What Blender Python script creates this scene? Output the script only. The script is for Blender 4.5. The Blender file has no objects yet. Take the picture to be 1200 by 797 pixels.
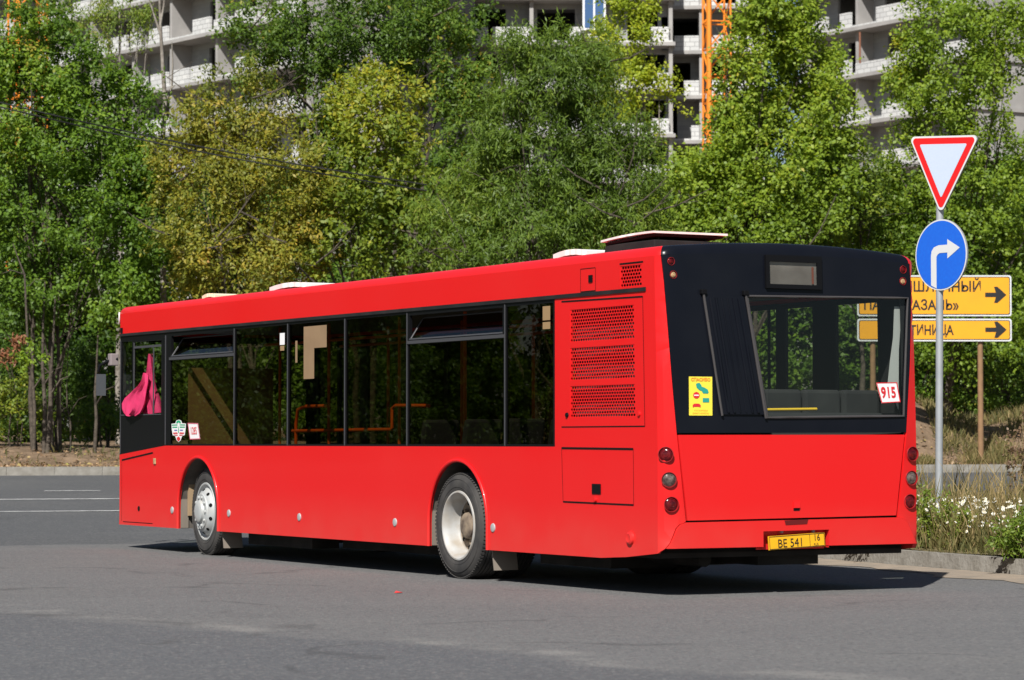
import bpy, math, random
import numpy as np
from mathutils import Vector, Matrix
from mathutils.geometry import delaunay_2d_cdt

# ------------------------------------------------------------------ camera, light, exposure
scene = bpy.context.scene
COL = scene.collection
F_PX, CAM_Z, PITCH = 3320.4, 1.224, 0.0362
cam_d = bpy.data.cameras.new("camera")
cam_d.sensor_width = 36.0
cam_d.lens = 36.0 * F_PX / 1200.0
cam_d.clip_start, cam_d.clip_end = 0.5, 4000
cam_d.dof.use_dof = True
cam_d.dof.focus_distance = 27.0
cam_d.dof.aperture_fstop = 5.6
cam = bpy.data.objects.new("camera", cam_d)
COL.objects.link(cam)
cam.location = (0, 0, CAM_Z)
cam.rotation_euler = (math.pi / 2 + PITCH, 0, 0)
scene.camera = cam

SUN_EL = math.radians(44.5)
SUN_AZ = math.radians(194.9)            # measured clockwise from +Y
world = bpy.data.worlds.new("World")
scene.world = world
world.use_nodes = True
wn = world.node_tree.nodes
sky = wn.new("ShaderNodeTexSky")
sky.sky_type = 'NISHITA'
sky.sun_disc = False
sky.sun_elevation = SUN_EL
sky.sun_rotation = SUN_AZ
sky.air_density, sky.dust_density, sky.ozone_density = 1.0, 0.6, 1.2
world.node_tree.links.new(sky.outputs[0], wn["Background"].inputs[0])
wn["Background"].inputs[1].default_value = 0.05

sun_d = bpy.data.lights.new("sun", 'SUN')
sun_d.energy = 5.0
sun_d.angle = math.radians(0.53)
sun_d.color = (1.0, 0.965, 0.91)
sun = bpy.data.objects.new("sun", sun_d)
COL.objects.link(sun)
S_DIR = Vector((math.sin(SUN_AZ) * math.cos(SUN_EL), math.cos(SUN_AZ) * math.cos(SUN_EL), math.sin(SUN_EL)))
sun.rotation_euler = S_DIR.to_track_quat('Z', 'Y').to_euler()
sun.location = (-10, -30, 40)

vs = scene.view_settings
vs.view_transform = 'Standard'
vs.look = 'None'
vs.exposure = 0.46
vs.gamma = 1.0
vs.use_curve_mapping = False
scene.cycles.max_bounces = 8
scene.cycles.transparent_max_bounces = 16
scene.cycles.use_denoising = True

# ------------------------------------------------------------------ helpers
rnd = random.Random(7)


def tag(o, label=None, cat=None, group=None, kind=None):
    if label: o["label"] = label
    if cat: o["category"] = cat
    if group: o["group"] = group
    if kind: o["kind"] = kind
    return o


def empty(name, loc=(0, 0, 0), rz=0.0):
    o = bpy.data.objects.new(name, None)
    COL.objects.link(o)
    o.location = loc
    o.rotation_euler = (0, 0, rz)
    o.empty_display_size = 0.3
    return o


class MB:
    """collects polygons, then links them as ONE mesh object"""

    def __init__(self):
        self.v, self.f, self.m, self.cur = [], [], [], 0

    def face(self, pts, flip=False):
        n = len(self.v)
        self.v += [tuple(p) for p in pts]
        idx = list(range(n, n + len(pts)))
        self.f.append(idx[::-1] if flip else idx)
        self.m.append(self.cur)

    def raw(self, verts, faces):
        n = len(self.v)
        self.v += [tuple(p) for p in verts]
        for f in faces:
            self.f.append([i + n for i in f])
            self.m.append(self.cur)

    def box(self, x0, x1, y0, y1, z0, z1):
        v = [(x0, y0, z0), (x1, y0, z0), (x1, y1, z0), (x0, y1, z0), (x0, y0, z1), (x1, y0, z1), (x1, y1, z1), (x0, y1, z1)]
        self.raw(v, [(0, 3, 2, 1), (4, 5, 6, 7), (0, 1, 5, 4), (1, 2, 6, 5), (2, 3, 7, 6), (3, 0, 4, 7)])

    def hexa(self, a, b):
        """two quads joined into a solid"""
        self.raw(list(a) + list(b), [(0, 3, 2, 1), (4, 5, 6, 7), (0, 1, 5, 4), (1, 2, 6, 5), (2, 3, 7, 6), (3, 0, 4, 7)])

    def tube(self, pts, r, n=8, cap=True):
        pts = [Vector(p) for p in pts]
        rs = r if isinstance(r, (list, tuple)) else [r] * len(pts)
        rings, up = [], None
        for i, p in enumerate(pts):
            d = (pts[min(i + 1, len(pts) - 1)] - pts[max(i - 1, 0)])
            d = d.normalized() if d.length > 1e-9 else Vector((0, 0, 1))
            if up is None:
                up = d.orthogonal().normalized()
            up = (up - d * up.dot(d))
            up = up.normalized() if up.length > 1e-6 else d.orthogonal().normalized()
            sd = d.cross(up)
            rings.append([p + (up * math.cos(2 * math.pi * k / n) + sd * math.sin(2 * math.pi * k / n)) * rs[i] for k in range(n)])
        vv = [q for ring in rings for q in ring]
        ff = []
        for i in range(len(rings) - 1):
            for k in range(n):
                ff.append((i * n + k, i * n + (k + 1) % n, (i + 1) * n + (k + 1) % n, (i + 1) * n + k))
        if cap:
            ff.append(tuple(range(n))[::-1])
            ff.append(tuple((len(rings) - 1) * n + k for k in range(n)))
        self.raw(vv, ff)

    def lathe(self, prof, axis_o, axis_d, n=40):
        """prof: list of (along-axis, radius)"""
        o, d = Vector(axis_o), Vector(axis_d).normalized()
        u = Vector((0, 0, 1))
        u = (u - d * u.dot(d)).normalized()
        w = d.cross(u)
        vv, ff = [], []
        for a, r in prof:
            for k in range(n):
                t = 2 * math.pi * k / n
                vv.append(o + d * a + (u * math.cos(t) + w * math.sin(t)) * r)
        for i in range(len(prof) - 1):
            for k in range(n):
                ff.append((i * n + k, i * n + (k + 1) % n, (i + 1) * n + (k + 1) % n, (i + 1) * n + k))
        self.raw(vv, ff)

    def build(self, name, mats, parent=None, smooth=None, bevel=0.0):
        me = bpy.data.meshes.new(name)
        me.from_pydata(self.v, [], self.f)
        mats = mats if isinstance(mats, (list, tuple)) else [mats]
        for m in mats: me.materials.append(m)
        me.polygons.foreach_set("material_index", self.m)
        import bmesh
        bm = bmesh.new(); bm.from_mesh(me)
        bmesh.ops.remove_doubles(bm, verts=bm.verts, dist=1e-5)
        bm.to_mesh(me); bm.free()
        me.update()
        if smooth is not None:
            me.shade_smooth()
            me.set_sharp_from_angle(angle=math.radians(smooth))
        o = bpy.data.objects.new(name, me)
        COL.objects.link(o)
        if parent is not None: o.parent = parent
        if bevel > 0:
            b = o.modifiers.new("bevel", 'BEVEL'); b.width = bevel; b.segments = 2; b.limit_method = 'ANGLE'
        return o


def pt_in(p, poly):
    x, y = p; c = False
    n = len(poly)
    for i in range(n):
        x0, y0 = poly[i]; x1, y1 = poly[i - 1]
        if (y0 > y) != (y1 > y) and x < (x1 - x0) * (y - y0) / (y1 - y0) + x0:
            c = not c
    return c


def densify(poly, step):
    out = []
    for i in range(len(poly)):
        a, b = poly[i], poly[(i + 1) % len(poly)]
        n = max(1, int(math.ceil(math.hypot(b[0] - a[0], b[1] - a[1]) / step)))
        out += [(a[0] + (b[0] - a[0]) * k / n, a[1] + (b[1] - a[1]) * k / n) for k in range(n)]
    return out


def fill2d(poly, holes=(), step=0.25, edge=0.25):
    """triangulate a polygon with holes, with a grid of inner points"""
    loops = [densify(poly, edge)] + [densify(h, edge) for h in holes]
    vv, ee = [], []
    for lp in loops:
        n0 = len(vv)
        vv += lp
        ee += [(n0 + i, n0 + (i + 1) % len(lp)) for i in range(len(lp))]
    xs = [p[0] for p in poly]; ys = [p[1] for p in poly]
    if step:
        nx = int((max(xs) - min(xs)) / step); ny = int((max(ys) - min(ys)) / step)
        for i in range(1, nx + 1):
            for j in range(1, ny + 1):
                p = (min(xs) + (i - .5) * (max(xs) - min(xs)) / max(nx, 1), min(ys) + (j - .5) * (max(ys) - min(ys)) / max(ny, 1))
                if pt_in(p, poly) and not any(pt_in(p, h) for h in holes): vv.append(p)
    r = delaunay_2d_cdt([Vector(p) for p in vv], ee, [], 0, 1e-6)
    V, T = [tuple(p) for p in r[0]], []
    for f in r[2]:
        c = (sum(V[i][0] for i in f) / len(f), sum(V[i][1] for i in f) / len(f))
        if pt_in(c, loops[0]) and not any(pt_in(c, h) for h in loops[1:]):
            a = sum(V[f[i]][0] * V[f[(i + 1) % len(f)]][1] - V[f[(i + 1) % len(f)]][0] * V[f[i]][1] for i in range(len(f)))
            T.append(tuple(f) if a > 0 else tuple(f)[::-1])
    return V, T


# ------------------------------------------------------------------ materials
def mat(name, color, rough=0.6, metal=0.0, spec=0.5, coat=0.0, noise=None, bump=None, emit=None):
    m = bpy.data.materials.new(name)
    m.use_nodes = True
    nt = m.node_tree
    b = nt.nodes["Principled BSDF"]
    b.inputs["Base Color"].default_value = (*color, 1)
    b.inputs["Roughness"].default_value = rough
    b.inputs["Metallic"].default_value = metal
    b.inputs["Specular IOR Level"].default_value = spec
    if coat:
        b.inputs["Coat Weight"].default_value = coat
        b.inputs["Coat Roughness"].default_value = 0.06
    tc = nt.nodes.new("ShaderNodeTexCoord")
    if noise:                                    # (scale, second colour, amount, detail)
        sc, c2, amt, det = noise
        n = nt.nodes.new("ShaderNodeTexNoise"); n.inputs["Scale"].default_value = sc; n.inputs["Detail"].default_value = det
        nt.links.new(tc.outputs["Object"], n.inputs["Vector"])
        r = nt.nodes.new("ShaderNodeMapRange")
        r.inputs["From Min"].default_value = 0.35; r.inputs["From Max"].default_value = 0.7
        r.inputs["To Max"].default_value = amt
        nt.links.new(n.outputs["Fac"], r.inputs["Value"])
        mx = nt.nodes.new("ShaderNodeMix"); mx.data_type = 'RGBA'
        mx.inputs[6].default_value = (*color, 1); mx.inputs[7].default_value = (*c2, 1)
        nt.links.new(r.outputs[0], mx.inputs[0])
        nt.links.new(mx.outputs[2], b.inputs["Base Color"])
    if bump:                                     # (scale, strength, distance)
        n2 = nt.nodes.new("ShaderNodeTexNoise"); n2.inputs["Scale"].default_value = bump[0]; n2.inputs["Detail"].default_value = 4
        nt.links.new(tc.outputs["Object"], n2.inputs["Vector"])
        bp = nt.nodes.new("ShaderNodeBump"); bp.inputs["Strength"].default_value = bump[1]; bp.inputs["Distance"].default_value = bump[2]
        nt.links.new(n2.outputs["Fac"], bp.inputs["Height"])
        nt.links.new(bp.outputs[0], b.inputs["Normal"])
    if emit:
        b.inputs["Emission Color"].default_value = (*emit[0], 1); b.inputs["Emission Strength"].default_value = emit[1]
    return m


def glass_mat(name, tint, rough=0.0):
    """one tinted sheet: what lies behind, dimmed, under a mirror of Fresnel strength"""
    m = bpy.data.materials.new(name)
    m.use_nodes = True
    nt = m.node_tree
    nt.nodes.remove(nt.nodes["Principled BSDF"])
    out = nt.nodes["Material Output"]
    tr = nt.nodes.new("ShaderNodeBsdfTransparent"); tr.inputs[0].default_value = (*tint, 1)
    gl = nt.nodes.new("ShaderNodeBsdfGlossy"); gl.inputs["Roughness"].default_value = rough
    lw = nt.nodes.new("ShaderNodeLayerWeight"); lw.inputs[0].default_value = 0.5      # facing term is the same from both sides
    pw = nt.nodes.new("ShaderNodeMath"); pw.operation = 'POWER'; pw.inputs[1].default_value = 5.0
    nt.links.new(lw.outputs["Facing"], pw.inputs[0])
    fr = nt.nodes.new("ShaderNodeMath"); fr.operation = 'MULTIPLY_ADD'; fr.inputs[1].default_value = 0.957; fr.inputs[2].default_value = 0.043
    nt.links.new(pw.outputs[0], fr.inputs[0])
    mx = nt.nodes.new("ShaderNodeMixShader")
    nt.links.new(fr.outputs[0], mx.inputs[0]); nt.links.new(tr.outputs[0], mx.inputs[1]); nt.links.new(gl.outputs[0], mx.inputs[2])
    nt.links.new(mx.outputs[0], out.inputs[0])
    return m


def paint_mat(name, color, dusty):
    """gloss paint with a faint road-dust film towards the skirt and tiny ripples"""
    m = mat(name, color, rough=0.32, spec=0.3, coat=0.12, bump=(1.3, 0.05, 0.02))
    nt = m.node_tree; b = nt.nodes["Principled BSDF"]
    tc = nt.nodes["Texture Coordinate"]
    sep = nt.nodes.new("ShaderNodeSeparateXYZ"); nt.links.new(tc.outputs["Object"], sep.inputs[0])
    mr = nt.nodes.new("ShaderNodeMapRange")
    mr.inputs["From Min"].default_value = 0.75; mr.inputs["From Max"].default_value = 0.25
    mr.inputs["To Max"].default_value = 0.28
    nt.links.new(sep.outputs[2], mr.inputs["Value"])
    n = nt.nodes.new("ShaderNodeTexNoise"); n.inputs["Scale"].default_value = 3.0; n.inputs["Detail"].default_value = 6
    nt.links.new(tc.outputs["Object"], n.inputs["Vector"])
    mul = nt.nodes.new("ShaderNodeMath"); mul.operation = 'MULTIPLY'
    nt.links.new(mr.outputs[0], mul.inputs[0]); nt.links.new(n.outputs["Fac"], mul.inputs[1])
    n3 = nt.nodes.new("ShaderNodeTexNoise"); n3.inputs["Scale"].default_value = 0.7; n3.inputs["Detail"].default_value = 5
    nt.links.new(tc.outputs["Object"], n3.inputs["Vector"])
    m3 = nt.nodes.new("ShaderNodeMath"); m3.operation = 'MULTIPLY_ADD'; m3.inputs[1].default_value = 0.07
    nt.links.new(n3.outputs["Fac"], m3.inputs[0]); nt.links.new(mul.outputs[0], m3.inputs[2])
    mx = nt.nodes.new("ShaderNodeMix"); mx.data_type = 'RGBA'
    mx.inputs[6].default_value = (*color, 1); mx.inputs[7].default_value = (*dusty, 1)
    nt.links.new(m3.outputs[0], mx.inputs[0]); nt.links.new(mx.outputs[2], b.inputs["Base Color"])
    rr = nt.nodes.new("ShaderNodeMapRange"); rr.inputs["To Min"].default_value = 0.26; rr.inputs["To Max"].default_value = 0.42
    nt.links.new(n3.outputs["Fac"], rr.inputs["Value"]); nt.links.new(rr.outputs[0], b.inputs["Roughness"])
    return m


M = {}
M['red'] = paint_mat("red_paint", (0.69, 0.006, 0.009), (0.42, 0.16, 0.12))
M['black_paint'] = mat("black_paint", (0.005, 0.006, 0.010), 0.25, spec=0.16, noise=(2.0, (0.009, 0.010, 0.014), 0.6, 5), bump=(1.2, 0.05, 0.02))
M['black'] = mat("black_frame", (0.006, 0.006, 0.007), 0.35, spec=0.14)
M['matt_black'] = mat("matt_black", (0.012, 0.012, 0.013), 0.85, spec=0.2, noise=(5, (0.03, 0.028, 0.026), 0.6, 3))
M['under'] = mat("underbody", (0.018, 0.017, 0.016), 0.9, spec=0.1, noise=(3, (0.05, 0.045, 0.04), 0.6, 4))
M['seal'] = mat("seal_grey", (0.055, 0.055, 0.06), 0.5, spec=0.3)
M['trim_dark'] = mat("trim_dark", (0.055, 0.05, 0.05), 0.4)
M['trim'] = mat("trim_grey", (0.22, 0.20, 0.20), 0.4)
M['glass_dark'] = glass_mat("tinted_glass", (0.36, 0.33, 0.23))
M['glass_mid'] = glass_mat("door_tint_glass", (0.24, 0.25, 0.18))
M['glass_clear'] = glass_mat("clear_glass", (0.80, 0.84, 0.82))
M['glass_far'] = glass_mat("door_glass", (0.70, 0.72, 0.66))
M['glass_lamp'] = glass_mat("lamp_cover", (0.85, 0.85, 0.85))
M['interior'] = mat("interior_grey", (0.035, 0.035, 0.036), 0.8, noise=(2, (0.055, 0.055, 0.055), 0.5, 3))
M['interior_light'] = mat("interior_beige", (0.34, 0.24, 0.14), 0.7, noise=(2, (0.28, 0.2, 0.12), 0.5, 3))
M['ceiling'] = mat("ceiling_panel", (0.07, 0.068, 0.06), 0.8)
M['seat_dark'] = mat("rear_seat_cloth", (0.014, 0.014, 0.014), 0.9, noise=(3, (0.03, 0.03, 0.028), 0.8, 4))
M['seat'] = mat("seat_cloth", (0.025, 0.03, 0.05), 0.9)
M['rail'] = mat("orange_rail", (0.75, 0.12, 0.015), 0.35)
M['tyre'] = mat("tyre_rubber", (0.035, 0.034, 0.034), 0.85, spec=0.25, noise=(6, (0.075, 0.070, 0.065), 0.8, 5))
M['rim'] = mat("rim_paint", (0.41, 0.41, 0.40), 0.5, noise=(7, (0.30, 0.25, 0.19), 0.8, 5))
M['rim_white'] = mat("wheel_silver", (0.40, 0.42, 0.42), 0.5, metal=0.1, noise=(9, (0.40, 0.38, 0.35), 0.6, 4))
M['hub'] = mat("hub_dirt", (0.26, 0.20, 0.14), 0.8, noise=(12, (0.07, 0.05, 0.04), 0.9, 5))
M['dark_hole'] = mat("dark_hole", (0.008, 0.008, 0.008), 0.9, spec=0.1)
M['well'] = mat("well_lining", (0.05, 0.045, 0.04), 0.9, noise=(4, (0.16, 0.14, 0.12), 0.8, 5))
M['flap'] = mat("mud_flap", (0.20, 0.17, 0.14), 0.85, noise=(8, (0.18, 0.15, 0.12), 0.8, 4))
M['lamp_red'] = mat("lamp_red", (0.060, 0.003, 0.005), 0.15, spec=0.4, noise=(30, (0.17, 0.008, 0.010), 0.8, 2))
M['lamp_clear'] = mat("lamp_clear", (0.05, 0.035, 0.032), 0.15, spec=0.4, noise=(25, (0.20, 0.155, 0.135), 0.8, 2))
M['lamp_amber'] = mat("lamp_amber", (0.35, 0.22, 0.12), 0.15, coat=0.6, noise=(30, (0.6, 0.4, 0.2), 0.8, 2))
M['lamp_ring'] = mat("lamp_ring", (0.30, 0.012, 0.014), 0.4)
M['reflector'] = mat("reflector_grey", (0.36, 0.36, 0.36), 0.35)
M['white'] = mat("white_plastic", (0.78, 0.78, 0.76), 0.4, noise=(5, (0.62, 0.60, 0.56), 0.5, 4))
M['cream'] = mat("cream_plastic", (0.75, 0.68, 0.48), 0.5, noise=(5, (0.62, 0.56, 0.42), 0.5, 4))
M['plate'] = mat("plate_yellow", (0.80, 0.42, 0.01), 0.4, noise=(9, (0.72, 0.36, 0.01), 0.5, 3))
M['ink'] = mat("ink_black", (0.012, 0.012, 0.012), 0.5)
M['ink_red'] = mat("ink_red", (0.62, 0.02, 0.03), 0.5)
M['ink_green'] = mat("ink_green", (0.03, 0.36, 0.18), 0.5)
M['ink_teal'] = mat("ink_teal", (0.02, 0.30, 0.24), 0.5)
M['ink_orange'] = mat("ink_orange", (0.75, 0.22, 0.03), 0.5)
M['ink_blue'] = mat("ink_blue", (0.12, 0.14, 0.40), 0.5)
M['sticker_yellow'] = mat("sticker_yellow", (0.84, 0.68, 0.06), 0.45)
M['sticker_white'] = mat("sticker_white", (0.80, 0.78, 0.78), 0.45)
M['patch'] = mat("patch_tan", (.30, .19, .09), .7)
M['pink'] = mat("pink_cloth", (0.66, 0.030, 0.13), 0.85, noise=(10, (0.52, 0.02, 0.095), 0.7, 4), bump=(12, 0.3, 0.02))
M['mirror_shell'] = mat("mirror_shell", (0.05, 0.055, 0.06), 0.35)
M['mirror'] = mat("mirror_glass", (0.075, 0.082, 0.09), 0.2, spec=0.5)


# ------------------------------------------------------------------ terrain
def sstep(a, b, x):
    t = np.clip((np.asarray(x, float) - a) / (b - a), 0, 1)
    return t * t * (3 - 2 * t)


def skew(X, Y):
    return np.asarray(Y, float) - 0.3 * np.asarray(X, float)


def road_h(X, Y):
    t = skew(X, Y)
    u = (t - 39.0) / 3.0
    return 0.0195 * 3.0 * np.logaddexp(0, u)


def land_h(X, Y):
    """bank beyond the far kerb"""
    t = skew(X, Y); X = np.asarray(X, float)
    t65 = 65.0
    base = 0.0195 * (t65 - 39.0)
    rise = 0.16 + 0.36 * sstep(66.5, 71.5, t) + 0.012 * np.clip(t - 71, 0, 60)
    mound = 1.52 * sstep(65.8, 70, t) * np.exp(-((X - 9.4) / 2.2) ** 2) + 1.05 * sstep(65.8, 69, t) * np.exp(-((X - 14.5) / 2.4) ** 2)
    bumps = 0.07 * np.sin(X * 1.7 + 0.3) * np.sin(t * 2.1 + X * .6) * sstep(66.2, 67.5, t)
    return base + rise + mound + bumps


def grid_mesh(name, xs, ys, hf, m, kind='structure', keep=None, z_off=0.0):
    X, Y = np.meshgrid(xs, ys)
    Z = hf(X, Y) + z_off
    v = np.stack([X.ravel(), Y.ravel(), Z.ravel()], 1)
    nx, ny = len(xs), len(ys)
    f = []
    for j in range(ny - 1):
        for i in range(nx - 1):
            if keep is None or keep(.5 * (xs[i] + xs[i + 1]), .5 * (ys[j] + ys[j + 1])):
                a = j * nx + i
                f.append((a, a + 1, a + nx + 1, a + nx))
    me = bpy.data.meshes.new(name)
    me.from_pydata(v.tolist(), [], f)
    me.materials.append(m)
    me.shade_smooth()
    o = bpy.data.objects.new(name, me)
    COL.objects.link(o)
    o["kind"] = kind
    return o


def asphalt_mat():
    m = mat("asphalt", (0.1, 0.1, 0.1), 0.88, spec=0.3)
    nt = m.node_tree; b = nt.nodes["Principled BSDF"]; L = nt.links.new
    tc = nt.nodes["Texture Coordinate"]
    sep = nt.nodes.new("ShaderNodeSeparateXYZ"); L(tc.outputs["Object"], sep.inputs[0])

    def noise(scale, det, rough=0.6, vec=None):
        n = nt.nodes.new("ShaderNodeTexNoise"); n.inputs["Scale"].default_value = scale; n.inputs["Detail"].default_value = det
        n.inputs["Roughness"].default_value = rough
        L(vec or tc.outputs["Object"], n.inputs["Vector"]); return n.outputs["Fac"]

    def math_(op, a, b_, c=None):
        n = nt.nodes.new("ShaderNodeMath"); n.operation = op
        for i, q in enumerate((a, b_, c)):
            if q is None: continue
            if isinstance(q, (int, float)): n.inputs[i].default_value = q
            else: L(q, n.inputs[i])
        return n.outputs[0]

    def ramp(val, a, b_, lo=0.0, hi=1.0):
        n = nt.nodes.new("ShaderNodeMapRange"); n.interpolation_type = 'SMOOTHSTEP'
        n.inputs["From Min"].default_value = a; n.inputs["From Max"].default_value = b_
        n.inputs["To Min"].default_value = lo; n.inputs["To Max"].default_value = hi
        L(val, n.inputs["Value"]); return n.outputs[0]

    def mix(fac, ca, cb):
        n = nt.nodes.new("ShaderNodeMix"); n.data_type = 'RGBA'
        L(fac, n.inputs[0])
        for i, q in ((6, ca), (7, cb)):
            if isinstance(q, tuple): n.inputs[i].default_value = (*q, 1)
            else: L(q, n.inputs[i])
        return n.outputs[2]

    X, Y = sep.outputs[0], sep.outputs[1]
    wob = noise(0.5, 3)
    wob2 = noise(2.5, 4)
    t = math_('ADD', math_('MULTIPLY_ADD', X, -0.3, Y), math_('MULTIPLY', wob, 0.9))
    far = ramp(t, 35.6, 35.9)                                  # old seam between two layers of asphalt
    near_line = math_('ADD', math_('MULTIPLY_ADD', X, 1.15, Y), math_('MULTIPLY_ADD', wob, 1.5, math_('MULTIPLY', wob2, 0.5)))
    near = ramp(near_line, 17.6, 17.0)
    streak = math_('MULTIPLY', ramp(math_('ABSOLUTE', math_('ADD', near_line, -17.75), 0), 0.5, 0.05), ramp(noise(1.3, 4), 0.45, 0.65))
    c = mix(far, (0.134, 0.133, 0.132), (0.080, 0.082, 0.086))
    c = mix(near, c, (0.100, 0.102, 0.107))
    c = mix(math_('MULTIPLY', streak, 0.42), c, (0.30, 0.285, 0.26))
    # long soft wear bands, stretched along the traffic
    mp = nt.nodes.new("ShaderNodeMapping"); mp.inputs["Scale"].default_value = (0.12, 0.9, 1); mp.inputs["Rotation"].default_value = (0, 0, -0.25)
    L(tc.outputs["Object"], mp.inputs["Vector"])
    band = noise(1.0, 5, 0.6, mp.outputs[0])
    c = mix(ramp(band, 0.3, 0.7, 0.0, 0.22), c, (0.09, 0.088, 0.088))
    patch = noise(0.35, 6, 0.65)
    c = mix(ramp(patch, 0.45, 0.75, 0.0, 0.25), c, (0.165, 0.16, 0.15))
    # stones
    vor = nt.nodes.new("ShaderNodeTexVoronoi"); vor.inputs["Scale"].default_value = 48
    L(tc.outputs["Object"], vor.inputs["Vector"])
    g = noise(22, 3, 0.8)
    c = mix(ramp(g, 0.48, 0.72, 0.0, 0.35), c, (0.05, 0.05, 0.05))
    bw = nt.nodes.new("ShaderNodeSeparateColor"); L(vor.outputs["Color"], bw.inputs[0])
    c = mix(ramp(bw.outputs[0], 0.72, 0.95, 0.0, 0.40), c, (0.24, 0.23, 0.215))
    c = mix(ramp(bw.outputs[1], 0.80, 0.97, 0.0, 0.45), c, (0.045, 0.045, 0.047))
    # tar cracks
    ck = nt.nodes.new("ShaderNodeTexVoronoi"); ck.feature = 'DISTANCE_TO_EDGE'; ck.inputs["Scale"].default_value = 0.16
    wv = nt.nodes.new("ShaderNodeVectorMath"); wv.operation = 'MULTIPLY_ADD'
    nn = nt.nodes.new("ShaderNodeTexNoise"); nn.inputs["Scale"].default_value = 1.2; nn.inputs["Detail"].default_value = 5
    L(tc.outputs["Object"], nn.inputs["Vector"])
    L(nn.outputs["Color"], wv.inputs[0]); wv.inputs[1].default_value = (1.4, 1.4, 0); L(tc.outputs["Object"], wv.inputs[2])
    L(wv.outputs[0], ck.inputs["Vector"])
    crack = math_('MULTIPLY', ramp(ck.outputs["Distance"], 0.012, 0.002), ramp(noise(0.8, 3), 0.45, 0.6))
    c = mix(math_('MULTIPLY', crack, 0.4), c, (0.04, 0.04, 0.04))
    L(c, b.inputs["Base Color"])
    bp = nt.nodes.new("ShaderNodeBump"); bp.inputs["Strength"].default_value = 0.55; bp.inputs["Distance"].default_value = 0.012
    L(vor.outputs["Distance"], bp.inputs["Height"]); L(bp.outputs[0], b.inputs["Normal"])
    return m


M['asphalt'] = asphalt_mat()
M['soil'] = mat("soil", (0.13, 0.092, 0.060), 0.95, spec=0.1, noise=(2.2, (0.25, 0.175, 0.115), 1.0, 8), bump=(5, 0.9, 0.1))
M['verge_soil'] = mat("verge_soil", (0.13, 0.11, 0.055), 0.95, spec=0.1, noise=(3.0, (0.22, 0.18, 0.10), 1.0, 8), bump=(6, 0.8, 0.08))
M['sand'] = mat("sand", (0.30, 0.245, 0.19), 0.95, spec=0.1, noise=(3.5, (0.22, 0.19, 0.155), 1.0, 8), bump=(30, 0.5, 0.02))
M['kerb'] = mat("kerb_stone", (0.27, 0.255, 0.225), 0.9, spec=0.2, noise=(5, (0.18, 0.165, 0.14), 1.0, 7), bump=(25, 0.5, 0.02))
M['road_white'] = mat("road_white", (0.62, 0.62, 0.60), 0.8, noise=(6, (0.30, 0.30, 0.30), 0.9, 6))

gr_mat = mat("far_ground", (0.16, 0.15, 0.11), 0.95, noise=(0.02, (0.10, 0.12, 0.06), 1, 6))
g = MB(); g.face([(-900, -600, -0.35), (900, -600, -0.35), (900, 1500, -0.35), (-900, 1500, -0.35)])
tag(g.build("ground", gr_mat), kind='structure')

road = grid_mesh("road", np.linspace(-70, 70, 141), np.linspace(-30, 90, 161), road_h, M['asphalt'],
                 keep=lambda x, y: y - .3 * x < 66.2)
bank_xs = np.linspace(-70, 70, 281)


def bank_strip():
    ts = np.concatenate([np.linspace(65.25, 74, 36), np.linspace(75, 200, 26)])
    v, f = [], []
    for t in ts:
        for x in bank_xs:
            y = t + .3 * x
            v.append((x, y, float(land_h(x, y))))
    n = len(bank_xs)
    for j in range(len(ts) - 1):
        for i in range(n - 1):
            a = j * n + i
            f.append((a, a + 1, a + n + 1, a + n))
    me = bpy.data.meshes.new("bank"); me.from_pydata(v, [], f); me.materials.append(M['soil']); me.shade_smooth()
    o = bpy.data.objects.new("bank", me); COL.objects.link(o); o["kind"] = 'structure'


bank_strip()
# far kerb: stones of 1 m with small joints, one strip
k = MB()
for i in range(-60, 61):
    x0, x1 = i * 1.0, i * 1.0 + .994
    def pp(x, t, z): return (x, t + .3 * x, z)
    h0 = float(road_h(x0, 65 + .3 * x0))
    k.hexa([pp(x0, 65, h0 - .1), pp(x1, 65, h0 - .1), pp(x1, 65.26, h0 - .1), pp(x0, 65.26, h0 - .1)],
           [pp(x0, 65.03, h0 + .19), pp(x1, 65.03, h0 + .19), pp(x1, 65.26, h0 + .19), pp(x0, 65.26, h0 + .19)])
tag(k.build("far_kerb", M['kerb']), kind='structure')

# painted lines on the far carriageway
def line_strip(t0, x0, x1, w, name):
    mbl = MB()
    xs = np.linspace(x0, x1, max(2, int((x1 - x0) / .5)))
    for a, c in zip(xs[:-1], xs[1:]):
        q = []
        for x, tt in ((a, t0 - w / 2), (c, t0 - w / 2), (c, t0 + w / 2), (a, t0 + w / 2)):
            y = tt + .3 * x
            q.append((x, y, float(road_h(x, y)) + .008))
        mbl.face(q)
    tag(mbl.build(name, M['road_white']), kind='structure')


line_strip(46.4, -40, -1.0, .20, "lane_line")
line_strip(51.4, -40, 6.0, .24, "lane_line")
for xx in (-20.7, -14.7, -8.7, -2.7, 3.3):
    line_strip(55.4, xx, xx + 1.0, .20, "lane_dash")

# ---- near verge on the right: kerb runs along the bus, then round a nose
KD = Vector((-0.364, 0.931)); KP = Vector((3.98, 27.2))
def kpt(s, off=0.0):
    """s metres along the kerb (0 beside the bus's rear corner, + away), off = towards the verge"""
    p = KP + KD * s
    nrm = Vector((0.931, 0.364))
    return p + nrm * off


NOSE_S = 12.0
nose_c = kpt(NOSE_S, 3.2)
kerb_path = [kpt(s) for s in np.linspace(-34, NOSE_S, 47)]
for a in np.linspace(0, 150, 16)[1:]:
    a0 = math.atan2(-0.364, -0.931) - math.radians(a)
    kerb_path.append(nose_c + Vector((math.cos(a0), math.sin(a0))) * 3.2)
back_start = kerb_path[-1]
for s in np.linspace(1, 60, 40):
    kerb_path.append(back_start + Vector((0.93, 0.32)) * s)


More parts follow.
